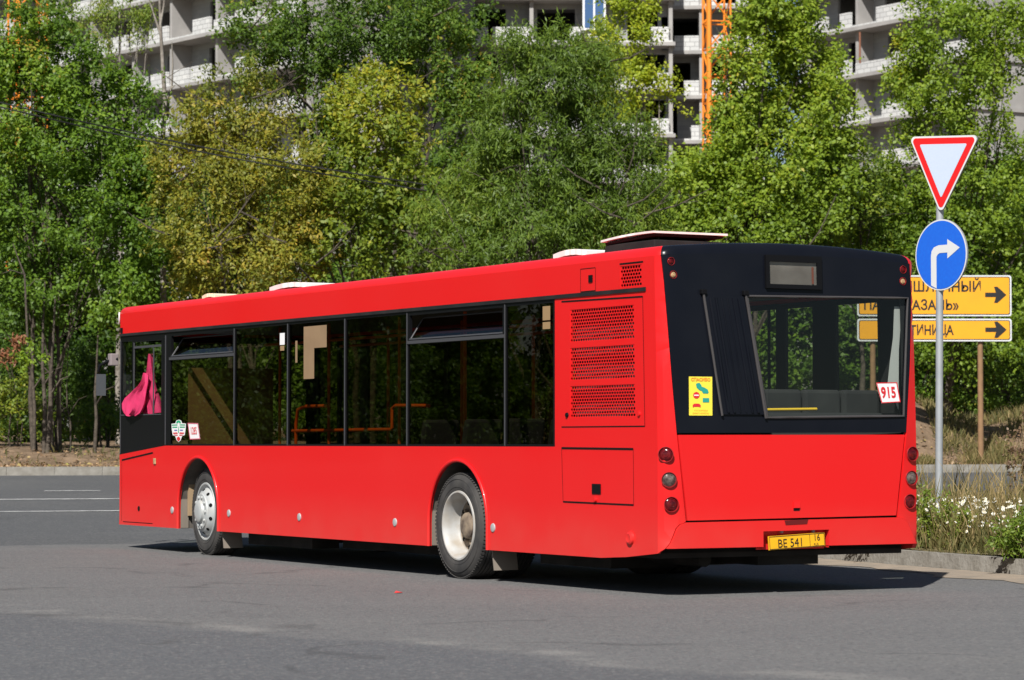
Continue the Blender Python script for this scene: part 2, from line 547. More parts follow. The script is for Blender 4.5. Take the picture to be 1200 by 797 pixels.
def offs_path(path, d):
    out = []
    for i, p in enumerate(path):
        t = (path[min(i + 1, len(path) - 1)] - path[max(i - 1, 0)]).normalized()
        out.append(p + Vector((t.y, -t.x)) * d)
    return out


kb = MB()
o1, o2 = offs_path(kerb_path, 0.035), offs_path(kerb_path, 0.17)
for i in range(len(kerb_path) - 1):
    a, b_, c, d = kerb_path[i], kerb_path[i + 1], o1[i + 1], o1[i]
    e, f_ = o2[i + 1], o2[i]
    za, zb = float(road_h(a.x, a.y)), float(road_h(b_.x, b_.y))
    s = 0.985
    b2 = a.lerp(b_, s); c2 = d.lerp(c, s); e2 = f_.lerp(e, s)
    kb.raw([(a.x, a.y, za - .1), (b2.x, b2.y, zb - .1), (c2.x, c2.y, zb + .17), (d.x, d.y, za + .17), (e2.x, e2.y, zb + .17), (f_.x, f_.y, za + .17),
            (e2.x, e2.y, zb - .1), (f_.x, f_.y, za - .1)],
           [(1, 0, 3, 2), (2, 3, 5, 4), (4, 5, 7, 6), (0, 1, 6, 7), (0, 7, 5, 3), (1, 2, 4, 6)])
tag(kb.build("verge_kerb", M['kerb']), kind='structure')

verge_poly = [(p.x, p.y) for p in offs_path(kerb_path, 0.165)] + [(95, -10)]
vv, tt = fill2d(verge_poly, step=1.2, edge=1.2)
def verge_h(x, y):
    d = 1e9
    for p in kerb_path[::2]:
        d = min(d, (p.x - x) ** 2 + (p.y - y) ** 2)
    d = math.sqrt(d)
    return float(road_h(x, y)) + 0.165 + 0.10 * float(sstep(0.2, 3.0, d))
me = bpy.data.meshes.new("verge")
me.from_pydata([(x, y, verge_h(x, y)) for x, y in vv], [], tt)
me.materials.append(M['verge_soil']); me.shade_smooth()
vo = bpy.data.objects.new("verge", me); COL.objects.link(vo); vo["kind"] = 'structure'

# sand washed against the kerb, thin ragged strip on the asphalt
sd = MB()
rs = random.Random(3)
path = [kpt(s) for s in np.linspace(-12, NOSE_S, 90)]
wid = [0.42 + 0.12 * math.sin(i * .37) + 0.10 * math.sin(i * 1.13 + 1) + rs.uniform(-.06, .06) for i in range(len(path))]
for i in range(len(path) - 1):
    nrm = Vector((0.931, 0.364))
    a, b_ = path[i], path[i + 1]
    a2, b2 = a - nrm * wid[i], b_ - nrm * wid[i + 1]
    h = float(road_h(a.x, a.y)); h2 = float(road_h(b_.x, b_.y))
    sd.face([(a2.x, a2.y, h + .005), (a.x + nrm.x * .01, a.y + nrm.y * .01, h + .03), (b_.x + nrm.x * .01, b_.y + nrm.y * .01, h2 + .03), (b2.x, b2.y, h2 + .005)])
tag(sd.build("sand_strip", M['sand'], smooth=30), kind='structure')

# ------------------------------------------------------------------ the bus (own frame: x forward from the rear, y to its left, z up)
BUS_ROT = math.radians(90 + 28.96)
bus = empty("city_bus", (2.29, 23.07, 0.0), BUS_ROT)
tag(bus, "long red city bus with black rear panel and tinted side windows on the road", "bus")
W, LEN = 1.262, 12.02
CR, BOW = 0.09, 0.02               # rear corner radius, rear bow
SMAX = (W - CR) + CR * math.pi / 2
XS = BOW + CR - 0.05                      # where the flat side starts
FR, FBOW = 0.13, 0.07
XE = LEN - FR - FBOW
FSMAX = (W - FR) + FR * math.pi / 2
ZT = 2.715                         # top of the flat sides


def D(p):
    """lean of the rear and front, crown of the roof"""
    x, y, z = p
    lean = 0.05 * min(max((z - 1.3) / 1.5, 0), 1) * max(0, 1 - x / 1.5)
    z2 = z + 0.062 * (1 - (y / W) ** 2) * float(sstep(2.62, 2.78, z))
    return (x + lean, y, z2)


def P_left(x, z, o=0.0): return D((x, W + o, z))
def P_right(x, z, o=0.0): return D((x, -W - o, z))


def rear_xy(s, o=0.0):
    a = abs(s)
    if a <= W - CR:
        y, x, nx, ny = a, 0.0, -1.0, 0.0
    else:
        t = (a - (W - CR)) / CR
        y, x, nx, ny = W - CR + CR * math.sin(t), CR * (1 - math.cos(t)), -math.cos(t), math.sin(t)
    x += BOW * (y / W) ** 2 - 0.05
    sg = 1 if s >= 0 else -1
    return x + nx * o, (y + ny * o) * sg


def P_rear(s, z, o=0.0):
    x, y = rear_xy(s, o)
    return D((x, y, z))


def P_front(s, z, o=0.0):
    a = abs(s)
    if a <= W - FR:
        y, x, nx, ny = a, 0.0, 1.0, 0.0
    else:
        t = (a - (W - FR)) / FR
        y, x, nx, ny = W - FR + FR * math.sin(t), -FR * (1 - math.cos(t)), math.cos(t), math.sin(t)
    x -= FBOW * (y / W) ** 2
    sg = 1 if s >= 0 else -1
    return D((LEN + x + nx * o, (y + ny * o) * sg, z))


def rs_(y0, z):
    """rear coordinate s whose point lies on the sight line through (0, y0, z)"""
    lo, hi = -((W - CR) + CR * 1.06), SMAX
    for _ in range(40):
        mid = (lo + hi) / 2
        x, y, _z = P_rear(mid, z)
        if y + 0.55 * x < y0: lo = mid
        else: hi = mid
    return (lo + hi) / 2


def panel(name, mats, poly, surf, holes=(), o=0.0, thick=0.02, step=0.3, edge=0.15, flip=False, parent=bus, smooth=35):
    V, T = fill2d(poly, holes, step, edge)
    mb = MB()
    mb.raw([surf(a, b, o) for a, b in V], [t[::-1] if flip else t for t in T])
    ob = mb.build(name, mats, parent, smooth)
    if thick:
        sm = ob.modifiers.new("solidify", 'SOLIDIFY'); sm.thickness = thick; sm.offset = -1
        me = bpy.data.meshes.new_from_object(ob.evaluated_get(bpy.context.evaluated_depsgraph_get()))
        old = ob.data; ob.modifiers.clear(); ob.data = me; bpy.data.meshes.remove(old); me.name = name
        me.shade_smooth(); me.set_sharp_from_angle(angle=math.radians(smooth))
    return ob


def join(objs, name):
    """merge several panels of one part into a single mesh"""
    dg = bpy.context.evaluated_depsgraph_get()
    mb = MB(); mats = []
    sm = []
    for ob in objs:
        me = bpy.data.meshes.new_from_object(ob.evaluated_get(dg))
        n = len(mb.v)
        mb.v += [tuple(v.co) for v in me.vertices]
        for p in me.polygons:
            mb.f.append([i + n for i in p.vertices])
            mt = me.materials[p.material_index]
            if mt not in mats: mats.append(mt)
            mb.m.append(mats.index(mt))
        bpy.data.meshes.remove(me)
    par = objs[0].parent
    for ob in objs:
        me = ob.data
        bpy.data.objects.remove(ob); bpy.data.meshes.remove(me)
    return mb.build(name, mats, par, 32)


def rect(a, b, c, d): return [(a, c), (b, c), (b, d), (a, d)]


def rrect(a, b, c, d, r, n=4):
    out = []
    for cx, cy, a0 in ((b - r, c + r, -90), (b - r, d - r, 0), (a + r, d - r, 90), (a + r, c + r, 180)):
        for i in range(n + 1):
            t = math.radians(a0 + 90 * i / n)
            out.append((cx + r * math.cos(t), cy + r * math.sin(t)))
    return out


def arch(cx, r, zc, zb, n=14):
    """points of a wheel opening from the rear foot over the top to the front foot"""
    return [(cx - r, zb)] + [(cx - r * math.cos(math.pi * i / n), zc + r * math.sin(math.pi * i / n)) for i in range(n + 1)] + [(cx + r, zb)]


AX_R, AX_F, ARC = 3.455, 9.475, 0.56
ZB = 0.28
WB, WT = 1.19, 2.47                # window band
body_parts = []
GR = [(0.395, 1.44, 2.065, 2.335), (0.395, 1.44, 1.745, 2.015), (0.395, 1.44, 1.435, 1.695)]
GS = (0.265, 0.605, 2.485, 2.655)
left_poly = [(XS, 0.345), (0.55, 0.30), (0.95, ZB)] + arch(AX_R, ARC, .5, ZB) + arch(AX_F, ARC, .5, ZB) + \
            [(XE, ZB), (XE, 1.085), (10.44, WB), (1.70, WB), (1.70, WT), (XE, WT), (XE, ZT), (XS, ZT)]
door_hole = [(0.20 + XS - .16, 0)]
body_parts.append(panel("b", M['red'], left_poly, P_left, [rect(*g_) for g_ in GR] + [rect(*GS)], flip=True, thick=.025))
right_poly = [(XS, 0.345), (0.55, 0.30), (0.95, ZB)] + arch(AX_R, ARC, .5, ZB) + arch(AX_F, ARC, .5, ZB) + \
             [(XE, ZB), (XE, 1.085), (.46, WB), (.46, WT), (XE, WT), (XE, ZT), (XS, ZT)]
body_parts.append(panel("b", M['red'], right_poly, P_right, thick=.025))

# rear: red columns on both corners, black panel between, hatch and bumper below
Lseam = [(1.118, 1.30), (1.03, 0.60)]
blackL = [(1.262, 2.72), (1.235, 2.52), (1.20, 2.15), (1.16, 1.69), (1.12, 1.30)]
blackR = [(-1.185, 2.72), (-1.20, 2.47), (-1.175, 1.86), (-1.13, 1.31)]
bumL = [(1.045, 0.59), (1.09, 0.575), (1.125, 0.545), (1.15, 0.49), (1.18, 0.43), (1.22, 0.385)]
bumR = [(-1.03, 0.605), (-1.08, 0.595), (-1.125, 0.57), (-1.16, 0.51), (-1.20, 0.43), (-1.225, 0.385)]


def conv(pts, ds=0.0): return [(rs_(y, z) + ds, z) for y, z in pts]


cl = conv(blackL, .005)
bl = conv(bumL, .011)
colL = [(SMAX, 0.345), (SMAX, ZT), (cl[0][0], ZT)] + cl[1:] + conv(Lseam[1:], .010) + bl
body_parts.append(panel("b", M['red'], colL[::-1], P_rear, flip=True, thick=.025, step=.12, edge=.06))
cr = conv(blackR, -.005)
br = conv(bumR, -.011)
colR = [(-SMAX, 0.345), (-SMAX, ZT), (cr[0][0], ZT)] + cr[1:] + conv([(-1.03, .61)], -.010) + br
body_parts.append(panel("b", M['red'], colR, P_rear, flip=True, thick=.025, step=.12, edge=.06))
# front lower panel and sides
fl = [(-FSMAX, ZB), (FSMAX, ZB), (FSMAX, 1.085), (-FSMAX, 1.085)]
body_parts.append(panel("b", M['red'], fl, P_front, thick=.025, step=.2, edge=.08))
ft = [(-FSMAX, WT), (FSMAX, WT), (FSMAX, ZT), (-FSMAX, ZT)]
body_parts.append(panel("b", M['red'], ft, P_front, thick=.025, step=.2, edge=.08))

# rounded shoulder and roof
def outline():
    pts = []
    for s in np.linspace(-SMAX, SMAX, 41): pts.append((*rear_xy(s), 'r', s))
    for x in np.linspace(XS, XE, 30)[1:-1]: pts.append((x, W, 'l', x))
    for s in np.linspace(FSMAX, -FSMAX, 31):
        p = P_front(s, 1.0); pts.append((p[0], p[1], 'f', s))
    for x in np.linspace(XE, XS, 30)[1:-1]: pts.append((x, -W, 'R', x))
    return pts


OUT = outline()
mb = MB()
NR, RHO = 5, 0.072
rings = []
for i in range(NR + 1):
    a = math.pi / 2 * i / NR
    d = RHO * (1 - math.cos(a)); z = ZT + RHO * math.sin(a)
    rings.append([D((LEN / 2 + (x - LEN / 2) * (1 - d / (LEN / 2)), y * (1 - d / W), z)) for x, y, _a, _b in OUT])
n = len(OUT)
sL_top, sR_top = cl[0][0], cr[0][0]
for i in range(NR):
    for k_ in range(n):
        k2 = (k_ + 1) % n
        seg, sv = OUT[k_][2], OUT[k_][3]
        sv2 = OUT[k2][3] if OUT[k2][2] == 'r' else sv
        mb.cur = 1 if (seg == 'r' and sR_top - .03 < min(sv, sv2) and max(sv, sv2) < sL_top + .03) else 0
        mb.face([rings[i][k_], rings[i][k2], rings[i + 1][k2], rings[i + 1][k_]], flip=True)
mb.cur = 0
top = [(LEN / 2 + (x - LEN / 2) * (1 - RHO / (LEN / 2)), y * (1 - RHO / W)) for x, y, _a, _b in OUT]
V, T = fill2d(top, step=.35, edge=5)
mb.raw([D((x, y, ZT + RHO)) for x, y in V], T)
roof = mb.build("roof", [M['red'], M['black_paint']], bus, 40)

body = join(body_parts, "body")

# raised lips round the wheel openings
for cx in (AX_R, AX_F):
    for sgn, sf in ((1, P_left), (-1, P_right)):
        lip = MB()
        pts = [sf(a, b, .002) for a, b in arch(cx, ARC + .006, .5, ZB, 24)]
        lip.tube(pts, .018, 8)
        lip.build("arch_lip", M['red'], body, 60)

# black rear panel with the window opening
win = conv([(0.455, 2.405), (0.262, 1.425), (-1.10, 1.445), (-1.155, 2.43)])
bp_ = [(p[0], min(p[1], ZT)) for p in conv(blackL)]
bq_ = [(p[0], min(p[1], ZT)) for p in conv(blackR)]
rear_panel = panel("rear_panel", M['black_paint'], bp_ + bq_[::-1], P_rear, [win], flip=True, thick=.03, step=.15, edge=.08)
glass = panel("rear_window", M['glass_clear'], win, P_rear, flip=True, o=-.006, thick=0, step=.2, edge=.1)
fr = MB()
wl = densify(win, .12)
fr.tube([P_rear(a, b, .006) for a, b in wl] + [P_rear(*wl[0], .006)], .011, 6)
fr.build("window_frame", M['trim_dark'], glass, 60)
lin = MB()
for a, b_ in ((-1.10, -SMAX + .02),):
    ss = np.linspace(a, b_, 8)
    for p, q in zip(ss[:-1], ss[1:]): lin.face([P_rear(p, 1.32, -.032), P_rear(q, 1.32, -.032), P_rear(q, 2.48, -.032), P_rear(p, 2.48, -.032)])
lin.face([(.15, -1.225, 1.2), (.47, -1.225, 1.2), (.47, -1.225, 2.5), (.15, -1.225, 2.5)])
lin.build("corner_lining", M['matt_black'], bus)
# white curtain edge behind the glass, on its right
cu = MB()
pts = [(-1.06, 2.36), (-1.045, 2.1), (-1.01, 1.9), (-0.985, 1.72), (-1.09, 1.5), (-1.10, 2.0), (-1.135, 2.36)]
pc = conv(pts)
V, T = fill2d(pc, step=None, edge=.1)
cu.raw([P_rear(a, b, -.05) for a, b in V], [t[::-1] for t in T])
o_ = cu.build("window_blind", mat("blind_white", (0.42, 0.42, 0.40), .7), glass)
o_.modifiers.new("solid", 'SOLIDIFY').thickness = .006

# ribbed black cover left of the rear window, with its two edge trims
cov = conv([(0.865, 2.40), (0.70, 1.45), (0.30, 1.45), (0.49, 2.40)])
cover = panel("side_cover", M['black_paint'], cov, P_rear, flip=True, o=.014, thick=.02, step=.15, edge=.08, smooth=25)
for f in np.linspace(.14, .86, 6):
    rib = MB()
    a = (cov[0][0] + (cov[3][0] - cov[0][0]) * f, 2.385); b_ = (cov[1][0] + (cov[2][0] - cov[1][0]) * f, 1.465)
    rib.tube([P_rear(a[0] + (b_[0] - a[0]) * t, a[1] + (b_[1] - a[1]) * t, .014) for t in np.linspace(0, 1, 5)], .010 + .004 * math.sin(f * 9), 6)
    rib.build("rib", M['black_paint'], cover, 60)
for i, (pa, pb) in enumerate((((0.878, 2.42), (0.705, 1.44)), ((0.475, 2.42), (0.285, 1.42)))):
    a, b_ = conv([pa, pb])
    tr = MB()
    tr.tube([P_rear(a[0] + (b_[0] - a[0]) * t, a[1] + (b_[1] - a[1]) * t, .018) for t in np.linspace(0, 1, 6)], .011, 6)
    tr.build("trim_strip", M['trim_dark'], bus, 60)
    hb = MB(); q = P_rear(a[0], 2.43, .015)
    hb.box(q[0] - .02, q[0] + .02, q[1] - .025, q[1] + .025, 2.41, 2.45)
    hb.build("hinge", M['black'], rear_panel, bevel=.006)

# route display
dp = conv([(0.28, 2.735), (0.28, 2.475), (-0.275, 2.48), (-0.275, 2.735)])
def ring_panel(name, outer, inner, surf, m, o, thick, parent, flip=True):
    return panel(name, m, outer, surf, [inner], o=o, thick=thick, step=None, edge=.15, flip=flip, parent=parent)
za, zb_ = 2.475, 2.71
outer = rect(dp[2][0], dp[0][0], za, zb_)
inner = rect(dp[2][0] + .045, dp[0][0] - .035, za + .035, zb_ - .035)
disp = ring_panel("route_display", outer, inner, P_rear, M['black'], .024, .05, bus)
blind = MB()
for i in range(9):
    z0 = inner[0][1] + (inner[2][1] - inner[0][1]) * i / 9; z1 = inner[0][1] + (inner[2][1] - inner[0][1]) * (i + 1) / 9
    a, b_ = inner[0][0], inner[1][0]
    blind.face([P_rear(a, z0, .003), P_rear(b_, z0, .003), P_rear(b_, z1, .009), P_rear(a, z1, .009)], flip=True)
blind.build("display_blind", mat("display_grey", (0.26, 0.24, 0.205), .55, noise=(6, (0.17, 0.15, 0.125), .7, 4)), disp)
rust = MB()
for zz in (0.3, 0.62):
    z0 = inner[0][1] + (inner[2][1] - inner[0][1]) * zz
    rust.face([P_rear(inner[0][0] + .03, z0 - .04, .0105), P_rear(inner[0][0] + .05, z0 - .04, .0105), P_rear(inner[0][0] + .05, z0 + .04, .0105), P_rear(inner[0][0] + .03, z0 + .04, .0105)], flip=True)
rust.build("display_catch", mat("rust_brown", (.18, .05, .025), .7), disp)
panel("display_glass", M['glass_lamp'], inner, P_rear, o=.018, thick=0, step=None, edge=.15, flip=True, parent=disp)

# engine hatch, bumper, notch, plate
hp = conv([(1.112, 1.285), (1.024, 0.605), (-1.022, 0.622), (-1.112, 1.29)])
hatch = panel("engine_hatch", M['red'], hp, P_rear, flip=True, thick=.025, step=.15, edge=.08)
hd = MB()
a = rs_(0.01, .7); b_ = rs_(-.05, .7)
for (x0, x1, z0, z1, o0) in ((b_, a, .695, .745, .012),):
    q = [P_rear(x0, z0, 0), P_rear(x1, z0, 0), P_rear(x1, z1, 0), P_rear(x0, z1, 0)]
    q2 = [P_rear(x0, z0, o0), P_rear(x1, z0, o0), P_rear(x1, z1, o0 * .5), P_rear(x0, z1, o0 * .5)]
    hd.hexa(q, q2)
hd.build("handle", M['red'], hatch)
hd = MB(); hd.face([P_rear(b_, .672, .003), P_rear(a, .672, .003), P_rear(a, .692, .003), P_rear(b_, .692, .003)], flip=True)
hd.build("latch", M['dark_hole'], hatch)

b1, b2 = conv(bumL), conv(bumR)
bpoly = b1 + [(rs_(.31, .4), .385), (rs_(.31, .4), .51), (rs_(-.335, .5), .515), (rs_(-.335, .4), .385)] + b2[::-1]
bumper = panel("rear_bumper", M['red'], bpoly[::-1], P_rear, flip=True, o=.012, thick=.05, step=.12, edge=.05)
bk = MB()
q = [P_rear(rs_(-.34, .4), .36, -.07), P_rear(rs_(.33, .4), .36, -.07), P_rear(rs_(.33, .4), .52, -.05), P_rear(rs_(-.34, .4), .52, -.05)]
bk.face(q, flip=True)
for a, b_ in (((.315), .385), ((-.34), .385)):
    s_ = rs_(a, .4)
    bk.face([P_rear(s_, .37, -.07), P_rear(s_, .37, .0), P_rear(s_, .52, .0), P_rear(s_, .52, -.05)])
bk.face([P_rear(rs_(-.34, .4), .517, -.07), P_rear(rs_(.33, .4), .517, -.07), P_rear(rs_(.33, .4), .517, .0), P_rear(rs_(-.34, .4), .517, .0)])
bk.build("plate_recess", M['red'], bumper)
nt_ = MB()
a, b_ = rs_(.095, .58), rs_(-.115, .58)
nt_.face([P_rear(b_, .563, .0145), P_rear(a, .557, .0145), P_rear(a + .012, .595, .0145), P_rear(b_ - .012, .602, .0145)], flip=True)
nt_.build("hand_grip", mat("grip_shadow_red", (.12, .004, .004), .5), bumper)


def text_obj(s, size, m, parent, origin, xdir, zdir, name, align='CENTER', extrude=0.0, bold=0.0, sx=1.0, shear=0.0):
    c = bpy.data.curves.new("text", 'FONT')
    c.body = s.translate(str.maketrans("АВЕКМНОРСТХ", "ABEKMHOPCTX")); c.size = size; c.align_x = align; c.align_y = 'CENTER'; c.extrude = extrude; c.offset = bold; c.shear = shear
    c.resolution_u = 3
    t = bpy.data.objects.new("text", c); COL.objects.link(t)
    dg = bpy.context.evaluated_depsgraph_get()
    me = bpy.data.meshes.new_from_object(t.evaluated_get(dg))
    bpy.data.objects.remove(t); bpy.data.curves.remove(c)
    xd, zd = Vector(xdir).normalized(), Vector(zdir).normalized()
    nd = xd.cross(zd).normalized(); zd = nd.cross(xd)
    mt = Matrix(((xd.x, zd.x, nd.x, origin[0]), (xd.y, zd.y, nd.y, origin[1]), (xd.z, zd.z, nd.z, origin[2]), (0, 0, 0, 1)))
    me.transform(mt @ Matrix.Diagonal((sx, 1, 1, 1)))
    me.materials.clear(); me.materials.append(m)
    o = bpy.data.objects.new(name, me); COL.objects.link(o)
    if parent is not None: o.parent = parent
    return o


# number plate: top edge leaning out a little, tilted as in the photograph
pl = empty("number_plate", (0.0 - .012, -0.005, 0.427)); pl.parent = bus
plo = MB()
plo.hexa([(0.012, -.275, -.056), (0.012, .275, -.056), (0.012, .275, .056), (0.012, -.275, .056)],
         [(0.0, -.275, -.056), (0.0, .275, -.056), (0.0, .275, .056), (0.0, -.275, .056)])
bpy.data.objects.remove(pl)
pl = plo.build("number_plate", M['plate'], bus)
pl.location = (-.045, 0.0, 0.425); pl.rotation_euler = (math.radians(-2.6), math.radians(2), 0)
tx = (0, -1, 0); tz = (0, 0, 1)
text_obj("ВЕ 541", .098, M['ink'], pl, (-.0035, .065, -.012), tx, tz, "plate_number", sx=.92)
text_obj("16", .075, M['ink'], pl, (-.0035, -.195, .016), tx, tz, "region_number", sx=.9)
text_obj("RUS", .026, M['ink'], pl, (-.0035, -.185, -.036), tx, tz, "country_code")
bd = MB()
for q in ((-.27, .27, .048, .052), (-.27, .27, -.052, -.048), (-.27, -.266, -.052, .052), (.266, .27, -.052, .052), (-.128, -.124, -.05, .05)):
    bd.face([(-.003, q[0], q[2]), (-.003, q[1], q[2]), (-.003, q[1], q[3]), (-.003, q[0], q[3])], flip=True)
bd.build("plate_border", M['ink'], pl)
for yy in (.14, -.17):
    lm = MB(); lm.tube([(-.03, yy, .513), (-.03, yy, .492)], [.018, .012], 10)
    lm.build("plate_lamp", M['trim'], bumper, 40)

# round lamps on the rear corners
def lamp(y0, z, r, mlens, name):
    s0 = rs_(y0, z)
    o_ = Vector(P_rear(s0, z, 0.0)); n_ = (Vector(P_rear(s0, z, .1)) - o_).normalized()
    lb = MB()
    lb.lathe([(.001, r * 1.10), (.006, r * 1.06), (.006, r), (-.012, r * .96)], o_, n_, 28)
    ring = lb.build(name, M['lamp_ring'], bus, 50)
    ln = MB()
    ln.lathe([(-.010, r * .97), (.000, r * .8), (.006, r * .45), (.008, .001)], o_, n_, 28)
    ln.build("lens", mlens, ring, 60)
    for rr in (.36, .68):
        rg = MB(); rg.lathe([(.0005 if rr > .5 else .0055, r * rr), (.004 if rr > .5 else .009, r * (rr + .03)), (.0005 if rr > .5 else .0055, r * (rr + .06))], o_, n_, 24)
        rg.build("lens_ring", mlens, ring, 60)


for (yl, yr, z, ml) in ((1.225, -1.195, 1.13, M['lamp_red']), (1.195, -1.183, .93, M['lamp_clear']), (1.175, -1.165, .735, M['lamp_red'])):
    lamp(yl, z, .058, ml, "tail_lamp"); lamp(yr, z, .058, ml, "tail_lamp")
for (y0, z, ml) in ((1.17, 2.665, M['lamp_red']), (1.15, 2.56, M['lamp_amber']), (-1.115, 2.665, M['lamp_red']), (-1.11, 2.57, M['lamp_amber'])):
    lamp(y0, z, .03, ml, "marker_lamp")

# yellow sticker
def sticker_rear(name, quad, m, o=.0035):
    q = conv(quad); mb = MB()
    mb.face([P_rear(a, z, o) for a, z in q])
    return mb.build(name, m, bus)


st = sticker_rear("courtesy_sticker", [(1.01, 1.75), (.79, 1.75), (.79, 1.44), (1.01, 1.44)], M['sticker_yellow'], .004)
def on_rear(u, v, o=.0065):
    """u 0..1 from the sticker's left, v 0..1 upwards"""
    y0 = 1.01 + (.79 - 1.01) * u; z = 1.44 + .31 * v
    return P_rear(rs_(y0, z), z, o)
xd = Vector(on_rear(1, .5)) - Vector(on_rear(0, .5)); zd = Vector(on_rear(.5, 1)) - Vector(on_rear(.5, 0))
text_obj("СПАСИБО", .036, M['ink_orange'], st, on_rear(.5, .92), xd, zd, "sticker_text", bold=.0012)
text_obj("ЧТО УСТУПИЛИ", .016, M['ink_orange'], st, on_rear(.5, .125), xd, zd, "sticker_text")
text_obj("ДОРОГУ АВТОБУСУ", .016, M['ink_orange'], st, on_rear(.5, .055), xd, zd, "sticker_text")
def blob(pts, m, name, o=.0065):
    mb = MB(); mb.face([on_rear(u, v, o) for u, v in pts], flip=False); ob = mb.build(name, m, st)
    return ob
def circ(cu_, cv, ru, rv, n=18): return [(cu_ + ru * math.cos(2 * math.pi * i / n), cv + rv * math.sin(2 * math.pi * i / n)) for i in range(n)][::-1]
blob([(.29, .80), (.33, .83), (.45, .84), (.52, .79), (.54, .745), (.66, .72), (.80, .67), (.84, .60), (.80, .565), (.60, .57), (.54, .63), (.42, .66), (.32, .72)], M['ink_teal'], "sticker_bus")
blob(circ(.31, .52, .14, .085), M['ink_red'], "stop_disc")
blob([(.21, .505), (.21, .535), (.41, .535), (.41, .505)], M['sticker_white'], "stop_bar", .008)
blob([(.58, .34), (.58, .45), (.86, .45), (.86, .34)], M['ink_teal'], "sticker_bus")
blob([(.15, .21), (.15, .27), (.22, .305), (.42, .305), (.49, .27), (.49, .21), (.40, .225), (.24, .225)], M['ink_red'], "sticker_car")

# 915 plate in the rear window
nb = empty("x"); bpy.data.objects.remove(nb)
q9 = conv([(-.82, 1.72), (-1.035, 1.725), (-1.07, 1.56), (-.875, 1.55)])
nb = MB(); nb.face([P_rear(a, z, .006) for a, z in q9]); nb = nb.build("number_sticker", M['sticker_white'], bus)
bord = MB()
c0 = Vector(P_rear(sum(a for a, z in q9) / 4, sum(z for a, z in q9) / 4, .0075))
pts = [Vector(P_rear(a, z, .0075)) for a, z in q9]
for i in range(4):
    a, b_ = pts[i], pts[(i + 1) % 4]
    bord.face([a, b_, b_ + (c0 - b_) * .09, a + (c0 - a) * .09])
bord.build("sticker_border", M['ink_red'], nb)
text_obj("915", .125, M['ink_red'], nb, c0 + Vector((-.002, 0, -.004)), pts[1] - pts[0], (0, 0, 1), "sticker_number", bold=.004, sx=.82, shear=-.15)

# --- left side: window band
def left_frame():
    out = [(1.70, WB), (10.44, WB), (XE, 1.085), (XE, WT), (1.70, WT)]
    holes = [rect(1.735, 2.555, WB + .02, 2.41), rect(2.605, 4.445, WB + .02, 2.135), rect(2.625, 4.425, 2.175, 2.405),
             rect(4.495, 5.785, WB + .02, 2.42), rect(5.835, 7.125, WB + .02, 2.42), rect(7.175, 8.485, WB + .02, 2.42),
             rect(8.535, 10.29, WB + .02, 2.135), rect(8.555, 10.27, 2.175, 2.405), rect(10.56, 11.415, 1.545, 2.375), rect(11.455, 11.80, 1.545, 2.39)]
    return out, holes


fo, fh = left_frame()
frame = panel("window_surround", M['black'], fo, P_left, fh, flip=True, o=-.003, thick=.03, step=.4, edge=.3)
gut = MB()
gut.hexa([P_left(.2, 2.437, -.001), P_left(XE, 2.452, -.001), P_left(XE, 2.482, -.001), P_left(.2, 2.470, -.001)],
         [P_left(.2, 2.437, .010), P_left(XE, 2.452, .010), P_left(XE, 2.482, .010), P_left(.2, 2.470, .010)])
gut.build("gutter", M['matt_black'], bus)
for i, h in enumerate(fh):
    if i in (2, 7): continue
    mm = M['glass_clear'] if i >= 8 else M['glass_dark']
    panel("side_window", mm, h, P_left, flip=True, o=-.012, thick=0, step=None, edge=5, parent=bus)
# two hopper panes tilted inwards at the top
for i in (2, 7):
    x0, x1 = fh[i][0][0], fh[i][1][0]
    hp_ = MB()
    hp_.face([(x0, W - .012, 2.18), (x1, W - .012, 2.18), (x1, W - .150, 2.385), (x0, W - .150, 2.385)], flip=True)
    ho = hp_.build("hopper_pane", M['glass_dark'], bus)
    hb = MB(); hb.tube([(x0, W - .008, 2.182), (x1, W - .008, 2.182)], .011, 6)
    hb.tube([(x0, W - .012, 2.18), (x0, W - .150, 2.385)], .009, 6); hb.tube([(x1, W - .012, 2.18), (x1, W - .150, 2.385)], .009, 6)
    hb.tube([(x0, W - .150, 2.385), (x1, W - .150, 2.385)], .009, 6)
    hb.build("hopper_frame", M['seal'], ho, 60)
def strip_part(name, m, parent, x0, x1, z0, z1, o0, o1, surf=P_left):
    b_ = MB(); b_.hexa([surf(x0, z0, o0), surf(x1, z0, o0), surf(x1, z1, o0), surf(x0, z1, o0)], [surf(x0, z0, o1), surf(x1, z0, o1), surf(x1, z1, o1), surf(x0, z1, o1)])
    return b_.build(name, m, parent)


for x in (2.58, 4.47, 5.81, 7.15, 8.51): strip_part("window_seal", M['seal'], frame, x - .006, x + .006, WB + .005, 2.43, -.003, .003)
for x0, x1 in ((2.592, 4.458), (8.522, 10.31)): strip_part("window_bar", M['seal'], frame, x0, x1, 2.140, 2.170, -.003, .008)
# driver's window: sliding frame, light bar
for q in ((10.57, 11.40, 2.30, 2.325), (10.80, 10.815, 1.55, 2.30), (11.40, 11.455, 1.55, 2.39)): strip_part("slider_frame", M['seal'], frame, *q, -.014, -.004)
for q in ((10.56, 11.80, 1.535, 1.547), (10.42, 10.435, 1.2, 2.42), (11.80, 11.812, 1.1, 2.40)): strip_part("slider_frame", M['seal'], frame, *q, -.003, .004)

